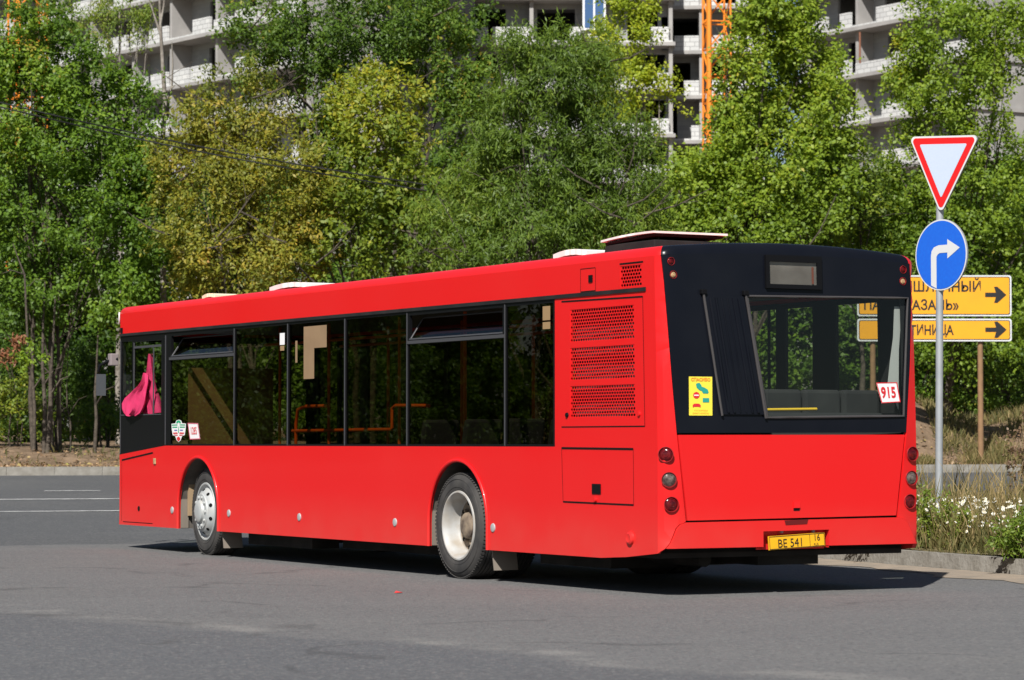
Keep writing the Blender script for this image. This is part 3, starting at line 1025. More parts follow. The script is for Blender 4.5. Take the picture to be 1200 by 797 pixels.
# seams, flaps and small fittings on the left side
def seam(pts, w=.010, surf=P_left, o=.002):
    sm = MB()
    for (a, b_) in zip(pts[:-1], pts[1:]):
        d = Vector((b_[0] - a[0], b_[1] - a[1])); d.normalize(); nn = Vector((-d.y, d.x)) * w / 2
        sm.face([surf(a[0] - nn.x, a[1] - nn.y, o), surf(b_[0] - nn.x, b_[1] - nn.y, o), surf(b_[0] + nn.x, b_[1] + nn.y, o), surf(a[0] + nn.x, a[1] + nn.y, o)], flip=True)
    sm.build("panel_seam", M['dark_hole'], body)
seam([(.25, 2.395), (1.585, 2.41)], .014); seam([(.25, 2.395), (.25, 1.355)], .007)
seam([(.25, 1.355), (1.585, 1.355)], .010); seam([(.43, 1.172), (1.585, 1.178)], .018)
seam([(.425, .722), (1.56, .728)], .014); seam([(1.56, .728), (1.585, 1.178)], .005); seam([(.43, 1.172), (.425, .722)], .005)
seam([(.235, 2.675), (.61, 2.675)], .014)
seam([(1.01, 2.668), (1.26, 2.668)], .006); seam([(1.01, 2.478), (1.26, 2.478)], .009); seam([(1.01, 2.478), (1.01, 2.668)], .006); seam([(1.26, 2.478), (1.26, 2.668)], .006)
seam([(10.79, 1.11), (11.75, 1.022)], .020); seam([(10.79, .315), (11.70, .315)], .008); seam([(11.75, 1.02), (11.75, .32)], .005)
lt = MB(); lt.hexa([P_left(.94, .80, 0), P_left(1.08, .80, 0), P_left(1.08, .885, 0), P_left(.94, .885, 0)], [P_left(.94, .80, .008), P_left(1.08, .80, .008), P_left(1.08, .885, .008), P_left(.94, .885, .008)])
lt.build("flap_latch", M['black'], body, bevel=.004)
lt = MB(); lt.lathe([(0, .022), (.02, .018), (.022, .001)], P_left(1.02, .755, 0), (0, 1, 0), 10); lt.build("flap_screw", M['red'], body, 40)
for (x, z) in ((1.49, 1.455), (.33, 1.455)):
    lt = MB(); lt.lathe([(0, .022), (.014, .018), (.016, .001)], P_left(x, z, 0), (0, 1, 0), 12); lt.build("cover_lock", M['black'] if x > 1 else M['red'], body, 40)
for (x, z) in ((1.10, 2.58),):
    lt = MB(); lt.box(x - .03, x + .03, W, W + .008, z - .03, z + .03); lt.build("flap_latch", M['black'], body)
for x in (10.21, 8.63, 6.85, 4.71, 2.79):
    lt = MB(); lt.lathe([(0, .040), (.008, .037), (.011, .027), (.011, .001)], P_left(x, .478, 0), (0, 1, 0), 18)
    lt.build("side_reflector", M['reflector'], body, 40)
lt = MB(); lt.lathe([(0, .055), (.02, .05), (.028, .036), (.024, .02), (.024, .001)], P_left(.47, .455, 0), (0, 1, 0), 20); lt.build("tow_cap", M['red'], body, 40)
lt = MB(); lt.box(10.69, 10.755, W, W + .015, .98, 1.05); lt.build("side_repeater", M['lamp_amber'], body, bevel=.008)
lt = MB(); lt.lathe([(0, .03), (.006, .028), (.006, .001)], P_left(11.21, .475, 0), (0, 1, 0), 12); lt.build("filler_cap", M['dark_hole'], body, 40)
lt = MB(); lt.box(11.74, 11.80, W, W + .01, 2.49, 2.55); lt.build("camera_stub", M['black'], body)

# perforated grilles: real holes in the sheet, radiator behind
def grille(x0, x1, z0, z1, sx=.040, sz=.026):
    mb = MB()
    nx = max(2, int((x1 - x0) / sx)); nz = max(2, int((z1 - z0) / sz))
    sx, sz = (x1 - x0) / (nx + .0), (z1 - z0) / nz
    for j in range(nz):
        off = (j % 2) * .5
        cells = [(x0 + (i + off) * sx, x0 + (i + 1 + off) * sx) for i in range(nx) if (i + 1 + off) * sx <= x1 - x0 + 1e-6]
        if off: mb.face([P_left(x0, z0 + j * sz, -.004), P_left(x0 + .5 * sx, z0 + j * sz, -.004), P_left(x0 + .5 * sx, z0 + (j + 1) * sz, -.004), P_left(x0, z0 + (j + 1) * sz, -.004)], True); \
            mb.face([P_left(x1 - .5 * sx, z0 + j * sz, -.004), P_left(x1, z0 + j * sz, -.004), P_left(x1, z0 + (j + 1) * sz, -.004), P_left(x1 - .5 * sx, z0 + (j + 1) * sz, -.004)], True)
        for a, b_ in cells:
            cx, cz = (a + b_) / 2, z0 + (j + .5) * sz
            rx, rz = sx * .40, sz * .42
            N = 8
            inn = [(cx + rx * math.cos(2 * math.pi * (k_ + .5) / N), cz + rz * math.sin(2 * math.pi * (k_ + .5) / N)) for k_ in range(N)]
            c4 = [(b_, cz + sz / 2), (a, cz + sz / 2), (a, cz - sz / 2), (b_, cz - sz / 2)]
            for k_ in range(4):
                i0, i1 = inn[2 * k_], inn[(2 * k_ + 1) % N]
                i2 = inn[(2 * k_ + 2) % N]
                p0, p1 = c4[k_], c4[(k_ + 1) % 4]
                mb.face([P_left(*p0, -.004), P_left(*i0, -.004), P_left(*i1, -.004)])
                mb.face([P_left(*p0, -.004), P_left(*i1, -.004), P_left(*i2, -.004), P_left(*p1, -.004)])
    o_ = mb.build("engine_grille", M['red'], bus)
    return o_


for g_ in GR: grille(*g_)
grille(*GS)
rad = MB()
for i in range(30):
    x = .30 + i * .042
    rad.box(x, x + .012, W - .16, W - .10, 1.40, 2.40)
rad.box(.26, 1.62, W - .20, W - .161, 1.38, 2.70)
rad.box(.3, 1.6, W - .1, W - .08, 1.60, 1.66)
rad.build("radiator", mat("radiator_grey", (0.035, 0.030, 0.030), .7, noise=(5, (.10, .03, .03), .8, 3)), bus)

# emblem and route number on the second window
em = MB()
ex, ez = 10.055, 1.352
def ep(u, v, o=.0): return P_left(ex - u, ez + v, -.008 + o)
shield = [(0, .125), (.07, .115), (.10, .085), (.21, .08), (.20, .02), (.175, -.045), (.10, -.055), (.06, -.10), (0, -.122), (-.06, -.10), (-.10, -.055), (-.175, -.045), (-.20, .02), (-.21, .08), (-.10, .085), (-.07, .115)]
em.face([ep(u, v) for u, v in shield[::-1]])
emb = em.build("wing_emblem", M['sticker_white'], bus)
def ebar(pts, m, o=.002):
    b_ = MB(); b_.face([ep(u, v, o) for u, v in pts]); b_.build("emblem_stripe", m, emb)
for sg in (1, -1):
    def sgn_(pts): return [(sg * u, v) for u, v in pts][::(1 if sg > 0 else -1)]
    ebar(sgn_([(.03, .062), (.03, .074), (.195, .072), (.19, .060)]), M['ink_green'])
    ebar(sgn_([(.035, .036), (.035, .050), (.185, .048), (.18, .036)]), M['ink_green'])
    ebar(sgn_([(.03, .004), (.05, .016), (.13, .014), (.12, .002)]), M['ink_blue'])
    ebar(sgn_([(.02, -.030), (.04, -.014), (.165, -.018), (.15, -.032)]), M['ink_red'])
    ebar(sgn_([(.02, -.052), (.03, -.040), (.14, -.040), (.10, -.050)]), M['ink_red'])
ebar([(-.075, .085), (-.05, .112), (0, .12), (.05, .112), (.075, .085), (.02, .085), (0, .10), (-.02, .085)][::-1], M['ink_green'])
ebar([(-.05, -.075), (0, -.06), (.05, -.075), (.045, -.095), (0, -.115), (-.045, -.095)][::-1], M['ink_red'])
ebar([(-.012, -.02), (.012, -.02), (.006, .05), (-.006, .05)], M['ink_green'])
rn = MB()
qs = [(9.795, 1.44), (9.505, 1.435), (9.44, 1.262), (9.73, 1.258)]
rn.face([P_left(x, z, -.008) for x, z in qs][::-1], flip=True)
rn = rn.build("route_sticker", M['sticker_white'], bus)
bord = MB()
cc = (sum(x for x, z in qs) / 4, sum(z for x, z in qs) / 4)
for i in range(4):
    a, b_ = qs[i], qs[(i + 1) % 4]
    bord.face([P_left(*a, -.006), P_left(*b_, -.006), P_left(b_[0] + (cc[0] - b_[0]) * .1, b_[1] + (cc[1] - b_[1]) * .1, -.006), P_left(a[0] + (cc[0] - a[0]) * .1, a[1] + (cc[1] - a[1]) * .1, -.006)])
bord.build("sticker_border", mat("ink_pink", (.62, .12, .18), .5), rn)
text_obj("1285", .115, M['ink_red'], rn, P_left(cc[0], cc[1], -.005), (-1, 0, 0), (0, 0, 1), "sticker_number", sx=.80, bold=.001, shear=-.2)
for (x, z, w, h, m) in ((1.86, 2.325, .13, .12, 'patch'), (1.86, 2.22, .13, .06, 'patch'), (7.30, 2.28, .12, .12, 'sticker_white'), (7.30, 2.185, .10, .05, 'patch')):
    lt = MB(); lt.face([(x - w / 2, W - .009, z - h / 2), (x + w / 2, W - .009, z - h / 2), (x + w / 2, W - .009, z + h / 2), (x - w / 2, W - .009, z + h / 2)], flip=True)
    lt.build("window_sticker", M[m], bus)
for x, z in ((6.47, 1.55), (2.53, 1.29)):
    pass

# --- right side: window band with doors (seen through the glass)
fo = [(.46, WB), (XE, 1.085), (XE, WT), (.46, WT)]
rh = [rect(.50, 1.12, 1.22, 2.42), rect(1.48, 1.90, 1.22, 2.42), rect(2.05, 2.95, 1.22, 2.42), rect(3.05, 4.6, 1.22, 2.42), rect(4.7, 5.2, 1.22, 2.42), rect(5.28, 5.85, 1.22, 2.42), rect(5.95, 6.55, 1.22, 2.42),
      rect(6.7, 8.4, 1.22, 2.42), rect(8.5, 10.4, 1.22, 2.42), rect(10.6, 11.15, 1.22, 2.42), rect(11.22, 11.75, 1.22, 2.42)]
panel("window_surround", M['black'], fo, P_right, rh, o=-.003, thick=.03, step=.4, edge=.3)
for i, h in enumerate(rh): panel("side_window", M['glass_far' if i < 4 else 'glass_mid'], h, P_right, o=-.012, thick=0, step=None, edge=5)
for x0, x1 in ((1.48, 2.95), (5.28, 6.55), (10.6, 11.75)):
    sm2 = MB()
    for x in (x0 - .04, (x0 + x1) / 2, x1 + .04):
        sm2.hexa([P_right(x - .02, .32, .001), P_right(x + .02, .32, .001), P_right(x + .02, 2.43, .001), P_right(x - .02, 2.43, .001)],
                 [P_right(x - .02, .32, .008), P_right(x + .02, .32, .008), P_right(x + .02, 2.43, .008), P_right(x - .02, 2.43, .008)])
    sm2.build("door_edge", M['black'], bus)
# --- front
wsp = [(-FSMAX, 1.085), (FSMAX, 1.085), (FSMAX, WT), (-FSMAX, WT)]
wh = rrect(-1.17, 1.17, 1.15, 2.40, .08)
panel("windscreen_surround", M['black'], wsp, P_front, [wh], o=-.003, thick=.03, step=.25, edge=.08)
panel("windscreen", M['glass_clear'], wh, P_front, o=-.012, thick=0, step=.25, edge=.1)
for yy in (.85, -.85):
    for zz, rr in ((.62, .11), (.62, .08)):
        pass
    for dy in (-.12, .12):
        lb = MB(); p0 = P_front(yy + dy, .66, .002); lb.lathe([(0, .095), (.012, .09), (.014, .08), (.004, .06), (.004, .001)], p0, (1, 0, 0), 20)
        lb.build("headlight", M['reflector'], bus, 40)
fc = MB()
q = [(FSMAX * .995, 2.58), (FSMAX * .995, ZT - .005), (.6, ZT - .005), (.6, 2.60)]
V, T = fill2d([(-FSMAX * .97, 2.60), (FSMAX * .97, 2.60), (FSMAX * .97, 2.735), (-FSMAX * .97, 2.735)], step=.2, edge=.08)
fc.raw([P_front(a, b_, .012) for a, b_ in V], T)
o_ = fc.build("front_cap", M['white'], bus, 40); o_.modifiers.new("s", 'SOLIDIFY').thickness = .011
# mirrors
for sg in (1, -1):
    mi = MB()
    mi.lathe([(0, .06), (.01, .085), (.05, .098), (.18, .104), (.30, .098), (.345, .085), (.37, .07), (.385, .05), (.39, .001)], (12.15, sg * 1.405, 1.695), (0, 0, 1), 20)
    mo = mi.build("wing_mirror", M['mirror_shell'], bus, 50)
    mg = MB(); mg.face([(12.06, sg * 1.405 - .06, 1.77), (12.06, sg * 1.405 + .06, 1.77), (12.06, sg * 1.405 + .06, 2.02), (12.06, sg * 1.405 - .06, 2.02)], flip=True)
    mg.build("mirror_glass", M['mirror'], mo)
    ma = MB(); ma.tube([(12.0, sg * 1.22, 2.20), (12.08, sg * 1.32, 2.17), (12.14, sg * 1.39, 2.12), (12.15, sg * 1.405, 2.05)], .018, 8)
    ma.build("mirror_arm", M['black'], mo, 60)
    mc = MB(); mc.box(12.00, 12.10, sg * 1.26 - .05, sg * 1.26 + .05, 2.12, 2.26)
    mc.build("mirror_mount", mat("mount_grey", (.24, .20, .20), .6), mo, bevel=.01)

# --- interior
it = MB()
half = [(1.62, 1.20), (2.80, 1.20), (2.80, .55), (4.12, .55), (4.12, 1.20), (8.82, 1.20), (8.82, .55), (10.13, .55), (10.13, 1.20), (11.8, 1.20)]
fpoly = [(x, -y) for x, y in half] + half[::-1]
V, T = fill2d(fpoly, step=None, edge=20)
it.raw([(a, b_, .40) for a, b_ in V], T); it.raw([(a, b_, .375) for a, b_ in V], [t[::-1] for t in T])
it.build("cabin_floor", M['interior'], bus)
it = MB()
for sg in (1, -1):
    it.box(1.65, 11.7, sg * 1.225 - .008, sg * 1.225 + .008, 1.06, 1.18)
it.box(4.05, 8.9, 1.215, 1.23, .40, 1.06); it.box(10.05, 11.7, 1.215, 1.23, .40, 1.06)
it.build("inner_wall", M['interior'], bus)
it = MB(); it.box(.35, 11.8, -1.14, 1.14, 2.50, 2.52)
it.build("cabin_ceiling", M['ceiling'], bus)
it = MB(); it.box(.10, 1.60, -1.16, 1.12, .42, 1.40); it.box(.12, 1.56, .50, 1.04, 1.40, 2.55)
it.build("engine_housing", M['interior'], bus)
it = MB(); it.tube([(.10, .28, 1.49), (.10, -.30, 1.50)], .012, 6)
it.build("shelf_rail", mat("shelf_yellow", (.75, .48, .03), .5), bus, 60)
it = MB(); it.box(.10, .30, -1.14, .30, 1.41, 1.47)
for i in range(4):
    rsb = MB(); rsb.box(.34, .44, -1.12 + i * .395, -1.12 + i * .395 + .375, 1.40, 1.665); rsb.build("rear_seat", M['seat_dark'], bus, bevel=.03)
it.build("parcel_shelf", M['interior'], bus)
it = MB(); it.box(.55, 1.25, -.30, .05, 1.40, 2.5)
o_ = it.build("rear_post", M['interior'], bus, bevel=.02)
bpy.data.objects.remove(o_)
# driver's partition
it = MB(); it.box(9.98, 10.02, .15, 1.16, .42, 2.05)
it.build("driver_partition", M['interior_light'], bus)
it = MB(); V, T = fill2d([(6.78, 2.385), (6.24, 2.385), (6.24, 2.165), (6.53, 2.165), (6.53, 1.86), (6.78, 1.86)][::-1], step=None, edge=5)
SUNLIT_BEIGE = mat("sunlit_beige", (.27, .175, .095), .7, noise=(6, (.22, .14, .075), .7, 4))  # flat patch on the pane; sunlit look of the cabin put into its colour
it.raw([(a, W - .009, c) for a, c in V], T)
it.build("sunlit_patch", SUNLIT_BEIGE, bus)
it = MB(); it.face([(6.98, W - .009, 2.03), (6.93, W - .009, 2.03), (6.93, W - .009, 2.25), (6.98, W - .009, 2.25)]); it.build("sunlit_patch", SUNLIT_BEIGE, bus)
it = MB(); it.box(10.0, 11.9, -.9, 1.1, .9, .98); it.box(11.7, 11.95, -1.1, 1.1, .4, 1.1)
it.build("dashboard", M['interior'], bus)
it = MB(); it.box(10.30, 10.40, .35, .80, .85, 1.75); it.box(10.35, 10.8, .35, .8, .78, .88)
it.build("driver_seat", M['seat'], bus, bevel=.03)
it = MB()
it.tube([(7.95, .80, 1.2), (7.95, .80, 1.42), (7.90, .80, 1.57), (7.72, .80, 1.60), (7.15, .80, 1.60)], .018, 8)
it.tube([(8.05, .80, 1.345), (5.85, .80, 1.352)], .018, 8)
it.tube([(6.55, .80, 1.352), (5.72, .80, 1.352), (5.70, .80, 1.37), (5.70, .80, 1.56), (5.62, .80, 1.585), (4.92, .80, 1.575)], .018, 8)
for x in (4.9, 6.3, 7.95, 9.2): it.tube([(x, .42, .4), (x, .42, 2.48)], .017, 8)
for x in (2.2, 3.4, 5.2, 6.7, 8.4): it.tube([(x, -.5, .4), (x, -.5, 2.48)], .017, 8)
it.tube([(1.8, .42, 2.30), (9.6, .42, 2.30)], .016, 8); it.tube([(1.8, -.5, 2.30), (9.6, -.5, 2.30)], .016, 8)
it.build("grab_rail", M['rail'], bus, 60)
seat_me = None
for (x, y) in ((2.35, .80), (3.15, .80), (3.95, .80), (4.75, .82), (6.0, .82), (8.3, .82), (9.1, .82), (3.3, -.85), (4.1, -.85), (7.2, -.85), (8.0, -.85), (8.8, -.85)):
    if seat_me is None:
        it = MB(); it.box(0, .42, -.21, .21, .42, .50); it.hexa([(-.02, -.21, .46), (.05, -.21, .46), (.05, .21, .46), (-.02, .21, .46)], [(-.16, -.19, 1.06), (-.09, -.19, 1.06), (-.09, .19, 1.06), (-.16, .19, 1.06)])
        so = it.build("seat", M['seat'], bus, bevel=.03); seat_me = so.data
        first = so
    else:
        so = first.copy(); COL.objects.link(so)
    so.location = (x, y, .38 if x < 5 else .02)

# --- underside, wells, wheels
ud = MB()
ud.box(.16, 2.70, -1.2, 1.2, .30, .42); ud.box(4.15, 8.75, -1.22, 1.22, .29, .36); ud.box(10.15, 11.85, -1.22, 1.22, .29, .36)
ud.box(.16, .20, -1.2, 1.2, .34, 1.30)
ud.box(2.7, 4.2, -.55, .55, .30, .37); ud.box(8.75, 10.2, -.55, .55, .30, .37)
ud.box(1.0, 2.4, -.5, .5, .20, .30); ud.box(.3, .9, -.45, .15, .22, .30); ud.box(5.0, 7.4, -.7, -.2, .22, .29); ud.box(7.4, 8.6, .2, .85, .19, .29)
ud.box(7.0, 8.6, .75, 1.05, .15, .289); ud.box(4.4, 6.6, .2, .9, .17, .289); ud.box(1.3, 2.5, .3, .95, .17, .299)
ud.tube([(AX_R, -1.0, .478), (AX_R, 1.0, .478)], .10, 12); ud.tube([(AX_F, -.95, .45), (AX_F, .95, .45)], .07, 12)
ud.tube([(.4, .6, .27), (2.2, .5, .27)], .06, 10)
ud.build("underframe", M['under'], bus)
for cx in (AX_R, AX_F):
    for sg in (1, -1):
        wl_ = MB()
        a_pts = arch(cx, ARC + .012, .5, ZB, 16)
        yo, yi = sg * (W - .026), sg * .56
        for (p, q) in zip(a_pts[:-1], a_pts[1:]):
            wl_.face([(p[0], yo, p[1]), (q[0], yo, q[1]), (q[0], yi, q[1]), (p[0], yi, p[1])], flip=sg > 0)
        for (p, q) in zip(a_pts[1:-2], a_pts[2:-1]):
            wl_.face([(cx, yi, .40), (p[0], yi, p[1]), (q[0], yi, q[1])], flip=sg < 0)
        if cx == AX_F:
            wl_.box(cx + .30, cx + .50, sg * .62, sg * .9, .40, .66); wl_.box(cx + .2, cx + .5, sg * .6, sg * .8, .30, .36)
        wl_.build("wheel_well", M['well'], bus)
        # lining strip that catches the sun at the front edge of the opening
        ls = MB(); ls.hexa([(cx + ARC - .004, sg * (W - .03), .285), (cx + ARC + .006, sg * (W - .03), .285), (cx + ARC + .006, sg * (W - .12), .285), (cx + ARC - .004, sg * (W - .12), .285)],
                           [(cx + ARC - .004, sg * (W - .03), .60), (cx + ARC + .006, sg * (W - .03), .60), (cx + ARC + .006, sg * (W - .12), .60), (cx + ARC - .004, sg * (W - .12), .60)])
        ls.build("well_strip", M['flap'], bus)
for cx, w_ in ((AX_R, .24), (AX_F, .22)):
    for sg in (1, -1):
        mf = MB()
        xm = cx - ARC - .03
        mf.hexa([(xm - .006, sg * (W - .05), .10), (xm + .006, sg * (W - .05), .10), (xm + .006, sg * (W - .05 - w_), .10), (xm - .006, sg * (W - .05 - w_), .10)],
                [(xm + .06, sg * (W - .05), .40), (xm + .072, sg * (W - .05), .40), (xm + .072, sg * (W - .05 - w_), .40), (xm + .06, sg * (W - .05 - w_), .40)])
        mf.build("mud_flap", M['flap'], bus)

RW, HW = 0.478, 0.135


def tyre(name, cy):
    t = MB()
    prof = [(-HW + .01, .30), (-HW - .002, .33), (-HW - .010, .37), (-HW - .004, .42), (-HW + .012, .452), (-HW + .03, .470), (-HW + .05, RW)]
    for g0 in (-.055, -.02, .02, .055):
        prof += [(g0 - .006, RW), (g0 - .005, RW - .012), (g0 + .005, RW - .012), (g0 + .006, RW)]
    prof += [(-a, r) for a, r in prof[:7]][::-1]
    t.lathe(prof, (0, cy, 0), (0, 1, 0), 56)
    # tread blocks on the shoulder
    for i in range(84):
        a = 2 * math.pi * i / 84
        c, s = math.cos(a), math.sin(a)
        for sd_ in (-1, 1):
            y0 = cy + sd_ * (HW - .045); y1 = cy + sd_ * (HW - .012)
            tang = Vector((-s, 0, c)); rad_ = Vector((c, 0, s))
            b0 = [rad_ * .462 + tang * .010 + Vector((0, y1, 0)), rad_ * .462 - tang * .010 + Vector((0, y1, 0)), rad_ * (RW - .004) - tang * .010 + Vector((0, y0, 0)), rad_ * (RW - .004) + tang * .010 + Vector((0, y0, 0))]
            t.hexa(b0, [p + rad_ * .008 + Vector((0, sd_ * .004, 0)) for p in b0])
    for zz in (.345, .415):
        t.lathe([(HW + .003, zz), (HW + .009, zz + .003), (HW + .003, zz + .006)], (0, cy, 0), (0, 1, 0), 56)
    return t


def rear_wheel(x, y, sg):
    t = tyre("wheel", 0)
    o_ = t.build("wheel", M['tyre'], bus, 35)
    o_.location = (x, y, RW); o_.rotation_euler = (0, rnd.uniform(0, 3), 0 if sg > 0 else math.pi)
    r = MB()
    r.lathe([(HW - .012, .318), (HW + .006, .312), (HW + .008, .298), (HW - .004, .285), (.08, .268), (.02, .262), (-.005, .25), (-.015, .22)], (0, 0, 0), (0, 1, 0), 48)
    r.build("rim", M['rim'], o_, 40)
    h = MB()
    h.lathe([(-.060, .235), (-.070, .16), (-.062, .125), (.00, .115), (.012, .10), (.020, .06), (.021, .001)], (0, .052, 0), (0, 1, 0), 32)
    for i in range(10):
        a = 2 * math.pi * i / 10
        h.lathe([(-.07, .016), (-.035, .016), (-.03, .010), (-.03, .001)], (.165 * math.cos(a), .052, .165 * math.sin(a)), (0, 1, 0), 6)
    h.build("hub", M['hub'], o_, 35)
    hs = MB()
    for i in range(10):
        a = 2 * math.pi * (i + .5) / 10
        hs.lathe([(-.058, .020), (-.056, .001)], (.210 * math.cos(a), .052, .210 * math.sin(a)), (0, 1, 0), 12)
    hs.build("vent_hole", M['dark_hole'], o_)
    return o_


def front_wheel(x, y, sg, steer):
    t = tyre("wheel", 0)
    o_ = t.build("wheel", M['tyre'], bus, 35)
    o_.location = (x, y, RW); o_.rotation_euler = (0, 0, (0 if sg > 0 else math.pi) + steer)
    r = MB()
    r.lathe([(HW - .012, .318), (HW + .004, .312), (HW + .004, .296), (HW - .02, .285), (HW - .03, .262), (HW + .005, .245), (HW + .035, .215), (HW + .045, .19)], (0, 0, 0), (0, 1, 0), 48)
    r.build("rim", M['rim_white'], o_, 40)
    h = MB()
    h.lathe([(HW + .040, .20), (HW + .055, .19), (HW + .058, .125), (HW + .085, .115), (HW + .098, .09), (HW + .10, .05), (HW + .10, .001)], (0, 0, 0), (0, 1, 0), 40)
    for i in range(10):
        a = 2 * math.pi * i / 10
        h.lathe([(HW + .055, .017), (HW + .070, .016), (HW + .074, .010), (HW + .074, .001)], (.158 * math.cos(a), 0, .158 * math.sin(a)), (0, 1, 0), 8)
    h.build("hub", M['rim_white'], o_, 35)
    hs = MB()
    for i in range(10):
        a = 2 * math.pi * (i + .5) / 10
        n_ = Vector((math.cos(a) * .75, .66, math.sin(a) * .75))
        c_ = Vector((.232 * math.cos(a), HW + .018, .232 * math.sin(a)))
        hs.lathe([(.004, .021), (.005, .001)], c_, n_, 12)
        n2 = Vector((0, 1, 0)); c2 = Vector((.108 * math.cos(a + .3), HW + .090, .108 * math.sin(a + .3)))
    hs.build("vent_hole", M['dark_hole'], o_)


for sg in (1, -1):
    rear_wheel(AX_R + .045, sg * (W - .03 - HW), sg)
    w2 = rear_wheel(AX_R + .045, sg * (W - .03 - HW - .31), sg)
    front_wheel(AX_F + .0, sg * (W - .09 - HW), sg, math.radians(-3.5))

# --- roof vents
def vent(name, cx, cy, lx, ly, zb, zt, th, m, open_=False):
    i0, i1 = (.01, .03) if open_ else (.06, .09)
    b_ = MB(); b_.hexa([(cx - lx / 2 + i0, cy - ly / 2 + i0, 2.80), (cx + lx / 2 - i0, cy - ly / 2 + i0, 2.80), (cx + lx / 2 - i0, cy + ly / 2 - i0, 2.80), (cx - lx / 2 + i0, cy + ly / 2 - i0, 2.80)],
                       [(cx - lx / 2 + i1, cy - ly / 2 + i1, zb), (cx + lx / 2 - i1, cy - ly / 2 + i1, zb), (cx + lx / 2 - i1, cy + ly / 2 - i1, zb), (cx - lx / 2 + i1, cy + ly / 2 - i1, zb)])
    o_ = b_.build(name, M['matt_black'], bus, bevel=.01)
    l_ = MB()
    tl = .03 if open_ else 0
    n_ = 6
    for i in range(n_):
        x0 = cx - lx / 2 + lx * i / n_; x1 = x0 + lx / n_
        def zc(x): return zt + th * .6 * (1 - ((x - cx) / (lx / 2)) ** 2) - tl * (x - cx) / lx
        l_.hexa([(x0, cy - ly / 2, zc(x0) - th), (x1, cy - ly / 2, zc(x1) - th), (x1, cy + ly / 2, zc(x1) - th), (x0, cy + ly / 2, zc(x0) - th)],
                [(x0, cy - ly / 2, zc(x0)), (x1, cy - ly / 2, zc(x1)), (x1, cy + ly / 2, zc(x1)), (x0, cy + ly / 2, zc(x0))])
    l_.build("vent_lid", m, o_, 30)
    u_ = MB(); xa, xb, ya, yb = cx - lx / 2 + .03, cx + lx / 2 - .03, cy - ly / 2 + .03, cy + ly / 2 - .03
    ca, cb = zt - th - .004 + tl / 2, zt - th - .004 - tl / 2
    u_.hexa([(xa, ya, ca - .02), (xb, ya, cb - .02), (xb, yb, cb - .02), (xa, yb, ca - .02)], [(xa, ya, ca), (xb, ya, cb), (xb, yb, cb), (xa, yb, ca)])
    u_.build("vent_underside_shade", M['matt_black'], o_)  # black sheet added so the lid's underside stays dark despite red roof bounce
    if open_:
        s_ = MB()
        for dx in (-lx / 2 + .14, lx / 2 - .14):
            for dy in (-ly / 2 + .14, ly / 2 - .14):
                s_.tube([(cx + dx, cy + dy, zb - .05), (cx + dx, cy + dy, zt - .02)], .012, 6)
        s_.tube([(cx - .3, cy + ly / 2 - .12, zb), (cx + .1, cy + ly / 2 - .10, zb + .06), (cx + .3, cy + ly / 2 - .12, zb)], .014, 6)
        s_.build("vent_stay", M['black'], o_)


vent("roof_vent", 1.95, .02, .88, .76, 2.965, 3.022, .018, M['white'], True)
vent("roof_vent", 3.10, .05, .62, .50, 2.88, 2.945, .05, M['white'])
vent("roof_vent", 9.2, .05, 1.0, .55, 2.87, 2.945, .05, M['white'])
vent("roof_vent", 11.25, .25, .40, .3, 2.86, 2.925, .04, M['cream'])

# pink cloth hung up inside the driver's window
pk = MB()
def lobe_grid(outl_left, outl_right, zs, yc, depth, seed):
    """cloth hanging from a point: left/right outline by height, pleated front and back"""
    n = 22
    rr = random.Random(seed)
    ph = rr.uniform(0, 6)
    rows = []
    for z, a, b_ in zip(zs, outl_left, outl_right):
        row = []
        for side in (1, -1):
            rng = range(n + 1) if side > 0 else range(n - 1, 0, -1)
            for i in rng:
                u = i / n
                x = a + (b_ - a) * u
                w = math.sqrt(max(0, 1 - (2 * u - 1) ** 2))
                pleat = .014 * math.sin(u * 19 + ph + z * 5) + .008 * math.sin(u * 37 + z * 9)
                y = yc + side * (depth * w * min(1, .35 + (zs[0] - z) * 1.4)) + pleat
                row.append((x, y, z + .012 * math.sin(u * 11 + ph)))
        rows.append(row)
    m_ = len(rows[0])
    v_ = [p for r_ in rows for p in r_]
    f_ = []
    for j in range(len(rows) - 1):
        for i in range(m_):
            f_.append((j * m_ + i, j * m_ + (i + 1) % m_, (j + 1) * m_ + (i + 1) % m_, (j + 1) * m_ + i))
    f_.append(tuple(range(m_))); f_.append(tuple((len(rows) - 1) * m_ + i for i in range(m_))[::-1])
    pk.raw(v_, f_)


lobe_grid([10.98, 11.06, 11.18, 11.42, 11.59, 11.66, 11.65, 11.60, 11.50],
          [10.92, 10.91, 10.92, 10.93, 10.94, 10.96, 11.02, 11.10, 11.26],
          [2.00, 1.91, 1.86, 1.80, 1.74, 1.68, 1.62, 1.57, 1.535], 1.282, .042, 2)
ox = .10
lobe_grid([10.96 + ox, 11.00 + ox, 11.08 + ox, 11.12 + ox, 11.14 + ox, 11.14 + ox, 11.12 + ox],
          [10.92 + ox, 10.88 + ox, 10.86 + ox, 10.78 + ox, 10.68 + ox, 10.62 + ox, 10.62 + ox],
          [2.22, 2.05, 1.92, 1.80, 1.70, 1.60, 1.55], 1.20, .035, 5)
pko = pk.build("pink_cloth", M['pink'], None, 50)
pko.matrix_world = Matrix.Translation((2.29, 23.07, 0)) @ Matrix.Rotation(BUS_ROT, 4, 'Z')
tag(pko, "bright pink cloth hanging bunched up at the driver's side window of the bus", "cloth")

# ------------------------------------------------------------------ trees and other greenery
def px(x, y, Y):
    """world X and Z of a photo point at distance Y"""
    return (x - 600) / F_PX * Y, CAM_Z + (398.5 + F_PX * math.tan(PITCH) - y) / F_PX * Y


